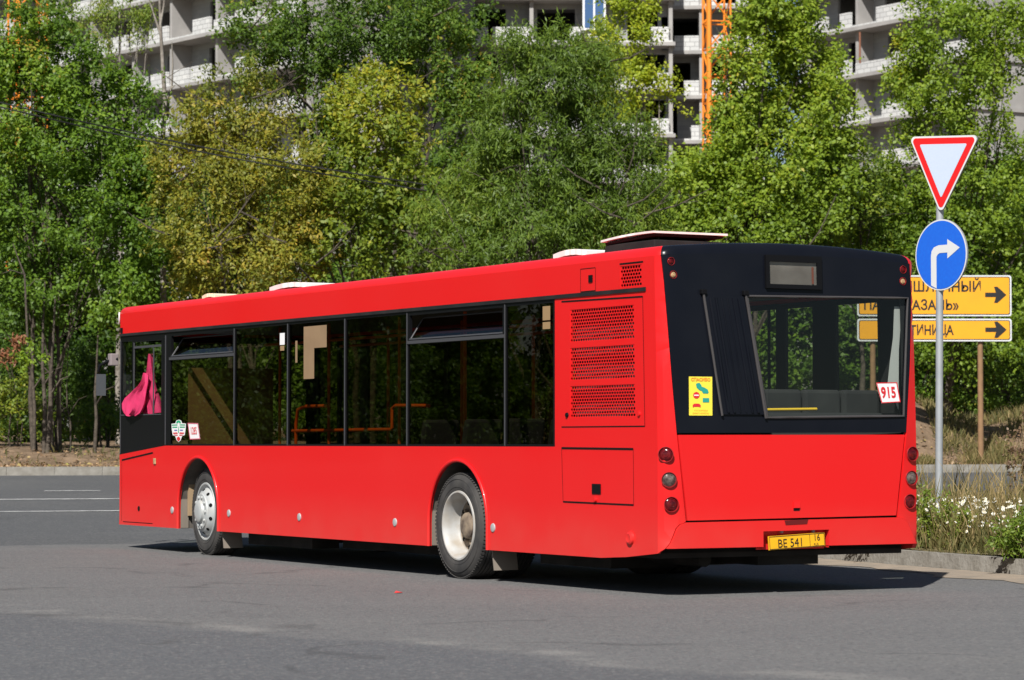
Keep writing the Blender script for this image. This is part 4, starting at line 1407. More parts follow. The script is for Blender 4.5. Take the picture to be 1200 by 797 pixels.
def leaf_mat(name, stops, rough=0.5, trans=0.42):
    m = bpy.data.materials.new(name); m.use_nodes = True
    nt = m.node_tree; b = nt.nodes["Principled BSDF"]; out = nt.nodes["Material Output"]
    at = nt.nodes.new("ShaderNodeAttribute"); at.attribute_name = "leaf_tone"
    rp = nt.nodes.new("ShaderNodeValToRGB")
    e = rp.color_ramp.elements
    while len(e) < len(stops): e.new(0.5)
    for el, (p, c) in zip(e, stops): el.position = p; el.color = (*c, 1)
    nt.links.new(at.outputs["Fac"], rp.inputs[0])
    nt.links.new(rp.outputs[0], b.inputs["Base Color"])
    b.inputs["Roughness"].default_value = rough
    b.inputs["Specular IOR Level"].default_value = 0.35
    tl = nt.nodes.new("ShaderNodeBsdfTranslucent")
    mm = nt.nodes.new("ShaderNodeMix"); mm.data_type = 'RGBA'; mm.blend_type = 'MULTIPLY'; mm.inputs[0].default_value = 1.0
    nt.links.new(rp.outputs[0], mm.inputs[6]); mm.inputs[7].default_value = (1.5, 1.35, 0.5, 1)
    nt.links.new(mm.outputs[2], tl.inputs[0])
    mx = nt.nodes.new("ShaderNodeMixShader"); mx.inputs[0].default_value = trans
    nt.links.new(b.outputs[0], mx.inputs[1]); nt.links.new(tl.outputs[0], mx.inputs[2]); nt.links.new(mx.outputs[0], out.inputs[0])
    return m


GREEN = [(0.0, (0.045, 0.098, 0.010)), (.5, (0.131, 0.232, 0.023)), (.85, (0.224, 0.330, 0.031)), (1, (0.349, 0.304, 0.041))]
OLIVE = [(0.0, (0.093, 0.127, 0.018)), (.4, (0.222, 0.242, 0.031)), (.75, (0.407, 0.335, 0.048)), (1, (0.520, 0.284, 0.059))]
YELLOWGREEN = [(0.0, (0.083, 0.143, 0.016)), (.45, (0.241, 0.299, 0.030)), (.8, (0.442, 0.394, 0.041)), (1, (0.600, 0.462, 0.046))]
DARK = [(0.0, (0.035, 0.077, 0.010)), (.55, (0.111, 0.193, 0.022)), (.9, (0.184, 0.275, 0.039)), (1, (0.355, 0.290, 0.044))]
WILLOW = [(0.0, (0.050, 0.095, 0.013)), (.5, (0.133, 0.211, 0.025)), (.85, (0.215, 0.282, 0.037)), (1, (0.290, 0.288, 0.071))]
LIME = [(0.0, (0.134, 0.208, 0.016)), (.5, (0.304, 0.380, 0.027)), (1, (0.486, 0.465, 0.036))]
POPLAR = [(0.0, (0.076, 0.142, 0.013)), (.5, (0.202, 0.296, 0.027)), (.88, (0.319, 0.396, 0.040)), (1, (0.418, 0.371, 0.047))]
LM = {k_: leaf_mat("leaf_" + k_, v_) for k_, v_ in dict(green=GREEN, olive=OLIVE, yellowgreen=YELLOWGREEN, dark=DARK, willow=WILLOW, lime=LIME, poplar=POPLAR).items()}
LM['rust'] = leaf_mat("leaf_rust", [(0, (.10, .05, .03)), (.5, (.24, .10, .05)), (1, (.33, .15, .08))], trans=.2)
LM['dried'] = leaf_mat("leaf_dried", [(0, (.07, .045, .03)), (.5, (.16, .10, .06)), (1, (.26, .17, .09))], trans=.1)
BARK = mat("bark", (0.115, 0.095, 0.075), 0.95, spec=0.1, noise=(9, (0.05, 0.042, 0.035), 1.0, 6), bump=(20, 0.8, 0.03))
BARK_PALE = mat("bark_pale", (0.30, 0.27, 0.235), 0.9, spec=0.1, noise=(7, (0.14, 0.12, 0.10), 1.0, 6), bump=(20, 0.6, 0.02))


def quad_mesh(name, Q, tone, m, parent=None):
    """Q: (N,4,3) leaf quads, tone: (N,) natural leaf colour"""
    n = len(Q)
    me = bpy.data.meshes.new(name)
    me.vertices.add(n * 4); me.vertices.foreach_set("co", Q.reshape(-1).astype(np.float32))
    me.loops.add(n * 4); me.loops.foreach_set("vertex_index", np.arange(n * 4, dtype=np.int32))
    me.polygons.add(n); me.polygons.foreach_set("loop_start", np.arange(0, n * 4, 4, dtype=np.int32))
    me.polygons.foreach_set("loop_total", np.full(n, 4, dtype=np.int32))
    a = me.attributes.new("leaf_tone", 'FLOAT', 'POINT')
    a.data.foreach_set("value", np.repeat(np.clip(tone, 0, 1), 4).astype(np.float32))
    me.materials.append(m)
    me.update(calc_edges=True)
    o = bpy.data.objects.new(name, me); COL.objects.link(o)
    if parent is not None: o.parent = parent
    return o


def unit(v): return v / np.maximum(np.linalg.norm(v, axis=-1, keepdims=True), 1e-9)


def leaves(centers, outward, ctone, rng, per, spread, ll, lw, droop, tone_var):
    """leaf quads: each clump is a few short twigs with leaves hung along them"""
    N = len(centers)
    tw = 4
    k_ = max(1, per // tw)
    # twigs
    C = np.repeat(centers, tw, 0); O = np.repeat(outward, tw, 0); T0 = np.repeat(ctone, tw)
    d = unit(O * .7 + rng.normal(0, .75, C.shape)); d[:, 2] -= droop * rng.uniform(.2, 1.2, len(d)); d = unit(d)
    L_ = spread * rng.uniform(.6, 1.5, (len(C), 1))
    start = C - d * L_ * .35 + rng.normal(0, spread * .22, C.shape)
    t = rng.uniform(0, 1, (len(C), k_, 1))
    P = start[:, None] + d[:, None] * L_[:, None] * t
    P += rng.normal(0, spread * .13, P.shape)
    P = P.reshape(-1, 3)
    dd = np.repeat(d, k_, 0)
    ax = unit(dd * .6 + rng.normal(0, .8, P.shape) + np.array([0, 0, -droop * .6]))
    nn = unit(rng.normal(0, .42, P.shape) + np.array([-.1, -.5, .70]) + np.repeat(np.repeat(outward, tw, 0), k_, 0) * .35)
    sd = unit(np.cross(ax, nn)); nn = np.cross(sd, ax)
    l = ll * rng.uniform(.65, 1.3, (len(P), 1)); w = lw * rng.uniform(.65, 1.3, (len(P), 1))
    Q = np.stack([P, P + ax * l * .45 + sd * w * .5 + nn * w * .18, P + ax * l, P + ax * l * .45 - sd * w * .5 + nn * w * .18], 1)
    tone = np.repeat(T0, k_) + rng.normal(0, tone_var, len(P))
    return Q, tone


def tree(name, label, Y, base_x, lobes, kind, dens=620, per=40, spread=.42, leaf=(.12, .065), droop=.25, tone=.45, tone_var=.13, tone_side=0.0, base_y=527,
         stems=2, stem_r=.10, bark=None, seed=1, group="trees along the far side of the road", cat="tree", depth=1.0, bare=0, tone_top=0.0):
    rng = np.random.default_rng(seed)
    bx, _z = px(base_x, base_y, Y)
    bz = float(land_h(bx, Y)) - .1
    root = empty(name, (bx, Y, bz))
    tag(root, label, cat, group)
    org = np.array([bx, Y, bz])
    CC, OO, TT, LB = [], [], [], []
    K3 = unit(rng.normal(0, 1, (5, 3))) * rng.uniform(3.0, 6.5, (5, 1)); F3 = rng.uniform(0, 6.28, 5)
    for (lx, ly, rx, ry, *ex) in lobes:
        cx, cz = px(lx, ly, Y)
        rX, rZ = rx / F_PX * Y, ry / F_PX * Y
        rY = depth * min(rX, 2.6) * .85
        dy = rng.uniform(-.7, .7)
        area = math.pi * rX * rZ
        n_cl = max(6, int(area * dens * 2.3 / per))
        u = unit(rng.normal(0, 1, (n_cl, 3)))
        r = rng.uniform(.12, 1, (n_cl, 1)) ** (1 / 2.4)
        # ragged edge: knobs of foliage push out of the ellipsoid, hollows bite in
        f1 = np.sin(u[:, 0] * 5 + lx) * np.sin(u[:, 2] * 6 + ly) + .6 * np.sin(u[:, 0] * 11 + u[:, 1] * 9 + ly)
        r *= (1 + .20 * f1)[:, None]
        P = u * r * np.array([rX, rY, rZ]) + np.array([cx, Y + dy, cz])
        # hollows between the boughs: a slow 3-D wave decides where leaves grow
        wv = np.zeros(len(P))
        for q in range(5): wv += np.sin(P @ K3[q] + F3[q])
        ok = (P[:, 2] > bz + .25) & (wv > -.75 + rng.normal(0, .25, len(P)))
        P, u = P[ok], u[ok]
        CC.append(P); OO.append(unit(u + np.array([0, 0, .25])))
        t = tone + rng.normal(0, .10) + rng.normal(0, .09, len(P)) + tone_side * (u[:, 0]) + tone_top * u[:, 2]
        if ex: t = t + ex[0]
        TT.append(t); LB.append((cx, Y + dy, cz, rX, rY, rZ))
    C = np.concatenate(CC); O = np.concatenate(OO); T = np.concatenate(TT)
    Q, tn = leaves(C, O, T, rng, per, spread, leaf[0], leaf[1], droop, tone_var)
    quad_mesh("crown", Q - org, tn, LM[kind], root)
    # trunks and limbs, each limb reaching into one lobe
    tb = MB()
    H = max(l[2] for l in LB)
    for s_ in range(stems):
        ang = rng.uniform(0, 6.28)
        fx, fy = bx + .28 * math.cos(ang) * (stems > 1) + rng.normal(0, .05), Y + .22 * math.sin(ang) * (stems > 1)
        top = LB[int(rng.integers(len(LB)))]
        tp = (top[0] * .6 + bx * .4, top[1], max(top[2], bz + 2.5))
        pts = []
        for i in range(8):
            q = i / 7
            pts.append(Vector((fx + (tp[0] - fx) * q ** 1.6 + rng.normal(0, .05) * (i > 0) - bx, fy + (tp[1] - fy) * q + rng.normal(0, .05) * (i > 0) - Y, (bz + (tp[2] - bz) * q) - bz)))
        r0 = stem_r * rng.uniform(.7, 1.1)
        tb.tube(pts, [r0 * (1.25 if i == 0 else 1) * (1 - .8 * i / 7) for i in range(8)], 8)
        for l in LB:
            for _ in range(1 if stems > 1 else 2):
                st = pts[int(rng.integers(2, 6))]
                en = Vector((l[0] + rng.normal(0, .5) * l[3] - bx, l[1] + rng.normal(0, .4) * l[4] - Y, l[2] + rng.normal(0, .45) * l[5] - bz))
                mid = st.lerp(en, .5) + Vector((rng.normal(0, .2), rng.normal(0, .2), -.12))
                lr = max(.012, r0 * .32)
                tb.tube([st, st.lerp(mid, .5) + Vector((0, 0, .08)), mid, mid.lerp(en, .55) + Vector((rng.normal(0, .08), 0, .05)), en], [lr, lr * .85, lr * .65, lr * .45, lr * .2], 5, cap=False)
                for _b in range(2):
                    q = mid.lerp(en, rng.uniform(.1, .8)); e2 = q + Vector((rng.normal(0, .6), rng.normal(0, .5), rng.normal(.25, .4)))
                    tb.tube([q, q.lerp(e2, .5) + Vector((0, 0, .06)), e2], [lr * .45, lr * .3, lr * .12], 4, cap=False)
    for _ in range(bare):
        i = int(rng.integers(len(LB))); l = LB[i]
        a = rng.uniform(-1, 1)
        q = Vector((l[0] + a * l[3] * .6 - bx, l[1] - l[4] * .85 - Y, l[2] - rng.uniform(.1, .9) * l[5] - bz))
        e2 = q + Vector((rng.uniform(.5, 1.6) * (1 if rng.random() < .7 else -1), rng.normal(-.2, .2), rng.uniform(.2, 1.1)))
        mid = q.lerp(e2, .5) + Vector((0, -.05, -.10))
        tb.tube([q, mid, e2], [.024, .018, .006], 5, cap=False)
        for _b in range(3):
            s0 = mid.lerp(e2, rng.uniform(-.3, .7)); s1 = s0 + Vector((rng.normal(.2, .25), rng.normal(-.1, .15), rng.normal(.22, .18)))
            tb.tube([s0, s1], [.011, .004], 4, cap=False)
    tb.build("trunk", bark or BARK, root, 60)
    return root


tree("maple_tree", "broad mid green maple filling the left edge above bare dark trunks", 68, 55,
     [(55, 235, 105, 120), (125, 150, 80, 75), (25, 130, 80, 85), (158, 270, 48, 85), (50, 335, 75, 60), (95, 95, 60, 45), (145, 345, 45, 45, -.1), (15, 60, 60, 55, .05), (45, 40, 50, 55), (165, 195, 38, 50)],
     'green', tone=.48, seed=11, stems=3, stem_r=.075, base_y=525)
tree("ash_maple_tree", "olive yellow ash maple with bare twigs behind the front half of the bus", 67, 285,
     [(265, 165, 78, 70, .14), (215, 185, 40, 50, .05), (240, 240, 62, 80), (320, 230, 72, 80), (290, 305, 65, 55, .1), (345, 300, 50, 40, .15), (225, 320, 35, 40, -.1), (270, 110, 50, 45, -.2)],
     'olive', tone=.45, seed=12, stems=3, stem_r=.09, leaf=(.12, .055), droop=.45, bare=12, dens=640)
tree("ash_maple_tree", "bright yellow green ash maple with rounded clumps in the middle of the tree row", 68, 425,
     [(430, 130, 68, 62, .1), (445, 205, 62, 62), (400, 270, 55, 60, -.1), (470, 275, 55, 45, -.15), (375, 170, 40, 60)],
     'yellowgreen', tone=.27, seed=13, stems=2, stem_r=.10, leaf=(.14, .075), droop=.3)
tree("elm_tree", "tall dark green elm with forked dark limbs reaching the top of the picture", 74, 470,
     [(395, 40, 95, 60), (520, 70, 62, 80), (335, 75, 60, 55), (555, 150, 45, 80), (470, 5, 115, 50), (300, 30, 50, 50), (545, 240, 50, 60), (440, 70, 80, 60, -.1)],
     'dark', tone=.52, seed=14, stems=2, stem_r=.17, leaf=(.12, .065), dens=460, bare=5, tone_var=.18)
tree("willow_tree", "wide grey green willow with fine drooping leaves behind the rear half of the bus", 66, 640,
     [(640, 175, 100, 100), (565, 235, 75, 75), (715, 200, 68, 90), (620, 280, 90, 50), (655, 85, 68, 58), (735, 275, 60, 45), (590, 140, 55, 60), (520, 290, 50, 40), (695, 62, 40, 34), (610, 60, 36, 30)],
     'willow', tone=.48, seed=15, stems=3, stem_r=.12, leaf=(.16, .034), droop=.8, dens=820, bare=9)
tree("birch_tree", "pale lime green narrow birch top rising between willow and poplar", 78, 735,
     [(735, 40, 42, 62), (725, 105, 46, 45), (765, 110, 35, 40), (705, 65, 25, 30), (750, -15, 30, 40)],
     'lime', tone=.5, seed=16, stems=1, stem_r=.10, leaf=(.11, .07), bark=BARK_PALE, dens=430)
tree("poplar_tree", "large fresh green poplar in full sun above the rear end of the bus", 74, 885,
     [(898, 75, 56, 95), (905, 185, 80, 75), (805, 225, 58, 60), (955, 225, 62, 55), (875, 150, 40, 50), (850, 205, 55, 40), (908, -15, 50, 55), (868, 95, 26, 75), (862, 20, 20, 40), (870, 270, 90, 40), (955, 130, 45, 55), (780, 280, 50, 35), (945, 55, 48, 70), (985, 175, 30, 25)],
     'poplar', tone=.50, seed=17, stems=2, stem_r=.15, leaf=(.115, .085), dens=680, spread=.5)
tree("poplar_tree", "dense mid green poplar behind the two road sign plates at the right edge", 77, 1120,
     [(1115, 75, 72, 105), (1072, 200, 48, 60), (1150, 215, 62, 80), (1095, 300, 60, 70), (1185, 320, 45, 85), (1035, 255, 48, 50), (1185, 40, 40, 70), (1066, 75, 20, 40), (1140, 390, 70, 50, -.1)],
     'poplar', tone=.36, seed=18, stems=2, stem_r=.14, leaf=(.115, .08), dens=640, spread=.48)
tree("weeping_birch", "thin weeping birch hanging in front of the building's lowest visible balcony", 80, 140,
     [(140, 10, 34, 40), (112, 35, 26, 38), (165, 28, 16, 32), (60, 20, 50, 40)], 'willow', tone=.72, seed=19, stems=1, stem_r=.09, leaf=(.10, .04), droop=1.3, dens=420, bark=BARK_PALE)
tree("young_poplar", "slim yellowish young poplar showing just right of the big sunlit one", 76, 1010,
     [(1010, 200, 45, 30, -.1), (1000, 280, 50, 50), (1040, 330, 40, 60), (990, 240, 40, 40)], 'yellowgreen', tone=.22, seed=20, stems=1, stem_r=.09, leaf=(.11, .07), dens=420)

# second row, dense and dark, closes the gaps behind
back = [(30, 300, "dark bushy tree standing behind the left maple"), (190, 330, "dark tree between maple and olive ash maple"), (345, 320, "dark shaded tree behind the olive ash maple"),
        (500, 310, "dark shaded tree beneath the elm limbs"), (660, 320, "dark tree standing behind the grey green willow"), (820, 320, "dark tree standing behind the sunlit poplar"),
        (965, 330, "dark tree filling the gap between the two poplars"), (1100, 330, "dark tree behind the yellow direction sign"), (1215, 310, "dark tree cut off by the right edge of the picture")]
for i, (bx_, ty, lab) in enumerate(back):
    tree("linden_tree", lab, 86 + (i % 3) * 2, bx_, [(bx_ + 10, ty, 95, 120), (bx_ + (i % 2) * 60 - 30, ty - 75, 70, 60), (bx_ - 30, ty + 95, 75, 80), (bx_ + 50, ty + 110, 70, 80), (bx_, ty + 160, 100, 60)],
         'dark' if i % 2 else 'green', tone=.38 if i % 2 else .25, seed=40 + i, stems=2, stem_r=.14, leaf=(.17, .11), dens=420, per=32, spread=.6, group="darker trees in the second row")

# understorey on the bank
low = [(-5, 440, 45, 75, 'dark', .25, "dark shrub under the left edge of the maple crown"), (60, 445, 50, 70, 'dark', .2, "dark shrub filling the shade behind the paired trunks"), (125, 450, 35, 70, 'dark', .3, "dark leafy shrub behind the bus front and its mirror"), (15, 470, 40, 35, 'yellowgreen', .3, "low leafy shrub at the left edge of the bank"), (70, 500, 30, 16, 'yellowgreen', .15, "small yellowing shrub between the bare trunks"),
       (118, 490, 28, 24, 'dark', .6, "small dark shrub on the bank beside the bus front"), (1185, 455, 40, 50, 'dark', .55, "dark shrub at the right edge behind the signs"),
       (1130, 465, 40, 35, 'dark', .45, "dark shrub behind the signpost on the bank"), (1085, 450, 30, 40, 'green', .5, "green shrub on the earth mound beside the bus rear")]
for i, (lx, ly, rx, ry, kd, tn, lab) in enumerate(low):
    tree("shrub", lab, (75 if 'dark' in lab and 'small' not in lab else 73) if lx < 600 else 78, lx, [(lx, ly, rx, ry), (lx - rx * .5, ly + ry * .4, rx * .6, ry * .6), (lx + rx * .5, ly + ry * .3, rx * .6, ry * .6)], kd, dens=420, per=24, spread=.3, leaf=(.10, .06),
         tone=tn, seed=70 + i, stems=3, stem_r=.025, group="low shrubs on the bank", cat="shrub")

# bare stems: thin saplings in the shade on the left, and a tall dead one standing out of the maple
def bare_tree(name, label, Y, pts, r, forks=(), m=None, cat="tree", group=None):
    bx, bz0 = px(pts[0][0], pts[0][1], Y)
    bz = min(bz0, float(land_h(bx, Y)))
    root = empty(name, (bx, Y, bz - .1)); tag(root, label, cat, group)
    t = MB()
    W_ = [Vector((px(x, y, Y)[0] - bx, 0, px(x, y, Y)[1] - bz + .1)) for x, y in pts]
    W_[0].z = 0
    t.tube(W_, [r * (1 - .7 * i / (len(W_) - 1)) for i in range(len(W_))], 8)
    t.build("trunk", m or BARK, root, 60)
    for fk in forks:
        f = MB()
        F_ = [Vector((px(x, y, Y)[0] - bx, -.02 * i, px(x, y, Y)[1] - bz + .1)) for i, (x, y) in enumerate(fk)]
        f.tube(F_, [r * .5 * (1 - .75 * i / (len(F_) - 1)) for i in range(len(F_))], 6)
        f.build("branch", m or BARK, root, 60)
    return root


bare_tree("dead_tree", "tall thin dead tree with pale forked stem standing above the maple", 68.9, [(196, 527), (192, 400), (188, 180), (192, 120), (188, 60), (186, 25), (184, -30)], .085,
          [[(192, 122), (200, 100), (201, 75), (200, 48)], [(187, 40), (180, 20), (172, -5)], [(186, 28), (190, 5), (192, -20)], [(193, 115), (197, 105), (204, 98)]], BARK_PALE)
sap = [(52, 524, 50, 380, .06, "thicker pale trunk under the left maple, left one of the pair"), (40, 523, 38, 390, .05, "dark straight sapling leftmost under the maple"), (66, 524, 60, 470, .03, "thin leaning sapling right of the paired trunks"),
       (56, 526, 62, 400, .07, "thicker grey trunk under the left maple, right one of the pair"), (111, 520, 113, 430, .05, "dark sapling just left of the bus front"), (83, 522, 78, 450, .025, "thinnest sapling midway between trunks and bus")]
for i, (x0, y0, x1, y1, r, lab) in enumerate(sap):
    bare_tree("sapling", lab, 67.2 + (i % 3) * .5, [(x0, y0), ((x0 * 2 + x1) / 3 + 1.5, y0 + (y1 - y0) * .33), ((x0 + x1 * 2) / 3 - 1, y0 + (y1 - y0) * .66), (x1, y1), (x1 + 2, y1 - 50)], r,
              [[((x0 + x1) / 2, (y0 + y1) / 2), ((x0 + x1) / 2 + 12, (y0 + y1) / 2 - 18), ((x0 + x1) / 2 + 22, (y0 + y1) / 2 - 22)]], group="bare stems under the maple")
# a low broken bough with rust brown dead leaves, at the left edge
rngb = np.random.default_rng(5)
bo = bare_tree("broken_bough", "broken bough with rust brown dead leaves hanging low at the left edge", 65.6, [(34, 440), (28, 425), (20, 405), (14, 388)], .03,
               [[(28, 425), (14, 420), (0, 424)], [(34, 438), (42, 430), (52, 432)]], cat="branch")
bo.location.z = px(34, 440, 65.6)[1]
for ch in bo.children:
    for v_ in ch.data.vertices:
        pass
bpy.context.view_layer.update()
for bb, kd, tn in (((8, 415, 13, 9), 'rust', .5), ((20, 400, 8, 8), 'rust', .6), ((28, 428, 14, 12), 'green', .75), ((36, 405, 12, 14), 'green', .7)):
    cx, cz = px(bb[0], bb[1], 65.5)
    P = rngb.normal(0, .5, (9, 3)) * np.array([bb[2], 8, bb[3]]) / F_PX * 65 + np.array([cx, 65.5, cz])
    Q, tn_ = leaves(P, unit(rngb.normal(0, 1, P.shape)), np.full(len(P), tn), rngb, 12, .18, .12, .06, .5, .1)
    quad_mesh("leaf_spray", Q - np.array(bo.location), tn_, LM[kd], bo)

# leaf litter on the bank
rng = np.random.default_rng(8)
n = 9000
xx = rng.uniform(-14, 14, n); tt_ = 65.5 + rng.exponential(2.2, n)
yy = tt_ + .3 * xx
P = np.stack([xx, yy, land_h(xx, yy) + .02], 1)
ax = unit(rng.normal(0, 1, (n, 3)) * np.array([1, 1, .25])); nn = unit(rng.normal(0, .35, (n, 3)) + np.array([0, -.3, 1])); sd_ = unit(np.cross(ax, nn))
l = rng.uniform(.05, .13, (n, 1))
Q = np.stack([P, P + ax * l * .5 + sd_ * l * .3 + nn * .01, P + ax * l, P + ax * l * .5 - sd_ * l * .3 + nn * .01], 1)
LM['litter'] = leaf_mat("leaf_litter", [(0, (.06, .045, .03)), (.4, (.22, .13, .07)), (.8, (.38, .25, .14)), (1, (.30, .28, .07))], trans=.1)
tag(quad_mesh("leaf_litter", Q, rng.uniform(0, 1, n), LM['litter']), "fallen brown leaves scattered over the bank beyond the road", "leaf litter", kind="stuff")

# ---- verge: dry grass, white daisies, weeds
LM['grass'] = leaf_mat("grass_blades", [(0, (.045, .060, .016)), (.45, (.13, .125, .040)), (.8, (.26, .20, .085)), (1, (.36, .27, .13))], trans=.25, rough=.7)
LM['daisy'] = leaf_mat("daisy_petals", [(0, (.60, .60, .54)), (.9, (.80, .80, .76)), (1, (.70, .5, .05))], trans=.15)


def in_verge(x, y): return pt_in((x, y), verge_poly)


def verge_sample(n, smin, smax, dmin, dmax, rng):
    s_ = rng.uniform(smin, smax, n); d_ = rng.uniform(dmin, dmax, n)
    x = KP.x + KD.x * s_ + .931 * d_; y = KP.y + KD.y * s_ + .364 * d_
    return x, y, s_, d_


def blades(n, smin, smax, dmin, dmax, hmin, hmax, rng, tone, tv, wid=.010, lean=.35):
    x, y, s_, d_ = verge_sample(n, smin, smax, dmin, dmax, rng)
    patch = np.sin(x * 2.1 + .7) * np.sin(y * 1.7) + .6 * np.sin(x * 5.3 + y * 3.1)
    z = np.array([float(road_h(a, b)) for a, b in zip(x[:1], y[:1])])[0] + road_h(x, y) * 1.0 + .15 + .10 * sstep(.2, 3, d_)
    h = rng.uniform(hmin, hmax, n) * (1 + .35 * patch) * (0.45 + .55 * sstep(0, .5, d_))
    P = np.stack([x, y, z], 1)
    a = rng.uniform(0, 2 * np.pi, n); sd = np.stack([np.cos(a), np.sin(a), np.zeros(n)], 1)
    ln = np.stack([rng.normal(0, lean, n), rng.normal(0, lean, n), np.ones(n)], 1); ln = unit(ln) * h[:, None]
    w = wid * rng.uniform(.6, 1.5, (n, 1))
    bend = np.stack([rng.normal(0, .12, n), rng.normal(0, .12, n), -np.abs(rng.normal(0, .1, n))], 1) * h[:, None]
    Q = np.stack([P - sd * w, P + ln * .55 - sd * w * .8, P + ln + bend, P + ln * .55 + sd * w * .8], 1)
    return Q, np.clip(tone + tv * rng.normal(0, 1, n) + .15 * patch, 0, 1)


rng = np.random.default_rng(21)
parts_ = [blades(26000, -2.5, 11.5, .10, 3.4, .16, .40, rng, .50, .2), blades(9000, -2.5, 11, .3, 3.2, .35, .75, rng, .62, .2, .007, .25),
          blades(9000, -3.0, 1.5, 1.2, 6.5, .12, .32, rng, .45, .2), blades(9000, -4, 11, 3.2, 10, .12, .35, rng, .7, .15, .012)]
Q = np.concatenate([p[0] for p in parts_]); T_ = np.concatenate([p[1] for p in parts_])
tag(quad_mesh("verge_grass", Q, T_, LM['grass']), "tall dry olive grass growing on the verge behind the kerb", "grass", kind="stuff")

def bank_blades(n, x0, x1, t0, t1, hmin, hmax, rng, tone):
    x = rng.uniform(x0, x1, n); t = rng.uniform(t0, t1, n); y = t + .3 * x
    keep = np.sin(x * 1.9 + t) + np.sin(x * 4.1 - t * 2.3) * .7 + rng.normal(0, .5, n) > -.4
    x, y = x[keep], y[keep]; n = len(x)
    P = np.stack([x, y, land_h(x, y) - .02], 1)
    a = rng.uniform(0, 2 * np.pi, n); sd = np.stack([np.cos(a), np.sin(a), np.zeros(n)], 1)
    ln = unit(np.stack([rng.normal(0, .35, n), rng.normal(0, .35, n), np.ones(n)], 1)) * rng.uniform(hmin, hmax, (n, 1))
    w = .016 * rng.uniform(.6, 1.5, (n, 1))
    bend = np.stack([rng.normal(0, .06, n), rng.normal(0, .06, n), -np.abs(rng.normal(0, .04, n))], 1)
    return np.stack([P - sd * w, P + ln * .55 - sd * w * .8, P + ln + bend, P + ln * .55 + sd * w * .8], 1), np.clip(tone + .2 * rng.normal(0, 1, n), 0, 1)


p1 = bank_blades(14000, 10.6, 18, 65.5, 71, .15, .45, rng, .55); p2 = bank_blades(2500, 8.6, 10.8, 65.4, 66.6, .1, .3, rng, .6); p3 = bank_blades(500, -15, -8.5, 67.5, 71, .1, .3, rng, .4)
tag(quad_mesh("bank_grass", np.concatenate([p1[0], p2[0], p3[0]]), np.concatenate([p1[1], p2[1], p3[1]]), LM['grass']), "rough dry grass growing on the bank beyond the far road", "grass", kind="stuff")

# daisies: ring of petals round a yellow heart on a stalk, too many to count
def daisies(n, rng):
    # gather them in drifts right of the sign pole
    d0 = rng.choice([.75, 1.2, 1.6, 2.1, 1.4], n); s0 = rng.choice([-1.2, -.4, .5, 1.3, 2.2, 3.2], n)
    d0 = np.maximum(.25, d0 + rng.normal(0, .35, n)); s0 = s0 + rng.normal(0, .6, n)
    x = KP.x + KD.x * s0 + .931 * d0; y = KP.y + KD.y * s0 + .364 * d0
    z = road_h(x, y) + .20 + rng.uniform(.15, .46, n)
    qs, tn = [], []
    c = np.stack([x, y, z], 1)
    nrm = unit(np.stack([rng.normal(-.1, .3, n), rng.normal(-.65, .3, n), np.ones(n) * .7], 1))
    u = unit(np.cross(nrm, np.array([1, .2, 0]))); v = np.cross(nrm, u)
    R_ = rng.uniform(.010, .023, (n, 1))
    for k_ in range(5):
        a = 2 * math.pi * k_ / 5
        d = u * math.cos(a) + v * math.sin(a); e = u * math.cos(a + .55) + v * math.sin(a + .55); f = u * math.cos(a - .55) + v * math.sin(a - .55)
        qs.append(np.stack([c, c + f * R_ * .75, c + d * R_, c + e * R_ * .75], 1)); tn.append(rng.uniform(0, .85, n))
    h = c + nrm * .006
    qs.append(np.stack([h + u * R_ * .3, h + v * R_ * .3, h - u * R_ * .3, h - v * R_ * .3], 1)); tn.append(np.ones(n))
    st0 = np.stack([x, y, road_h(x, y) + .18], 1)
    return np.concatenate(qs), np.concatenate(tn), st0, c


Q, T_, st0, st1 = daisies(1150, rng)
tag(quad_mesh("daisies", Q, T_, LM['daisy']), "drifts of small white daisies flowering in the verge grass", "flowers", kind="stuff")


def weed(name, label, s_, d_, h, r, n_st, kind, tone, seed, leaf=(.05, .018), per=22, droop=.2, stem=.006):
    rg = np.random.default_rng(seed)
    p = kpt(s_, d_); z = verge_h(p.x, p.y) - .03
    root = empty(name, (p.x, p.y, z)); tag(root, label, "weed", "weeds growing on the verge")
    t = MB(); C, O = [], []
    for i in range(n_st):
        a = rg.uniform(0, 6.28); rr = r * math.sqrt(rg.random())
        tip = Vector((math.cos(a) * rr, math.sin(a) * rr, h * rg.uniform(.55, 1.05) * (1 - .45 * (rr / max(r, .01)) ** 2)))
        b_ = Vector((tip.x * .25, tip.y * .25, 0)); mid = b_.lerp(tip, .55) + Vector((rg.normal(0, .03), rg.normal(0, .03), .03))
        t.tube([b_, mid, tip], [stem, stem * .7, stem * .3], 4, cap=False)
        for q in np.linspace(.25, 1, 5):
            c = b_.lerp(mid, q * 2) if q < .5 else mid.lerp(tip, q * 2 - 1)
            C.append(c); O.append((tip - b_).normalized())
    t.build("stem", mat("stem_" + name, (.16, .13, .06), .9), root, 60)
    C = np.array(C); O = unit(np.array(O) + rg.normal(0, .5, (len(O), 3)))
    Q, tn = leaves(C, O, np.full(len(C), tone), rg, per, .09, leaf[0], leaf[1], droop, .15)
    Q[..., 2] = np.maximum(Q[..., 2], .0)
    quad_mesh("foliage", Q, tn, LM[kind], root)
    return root


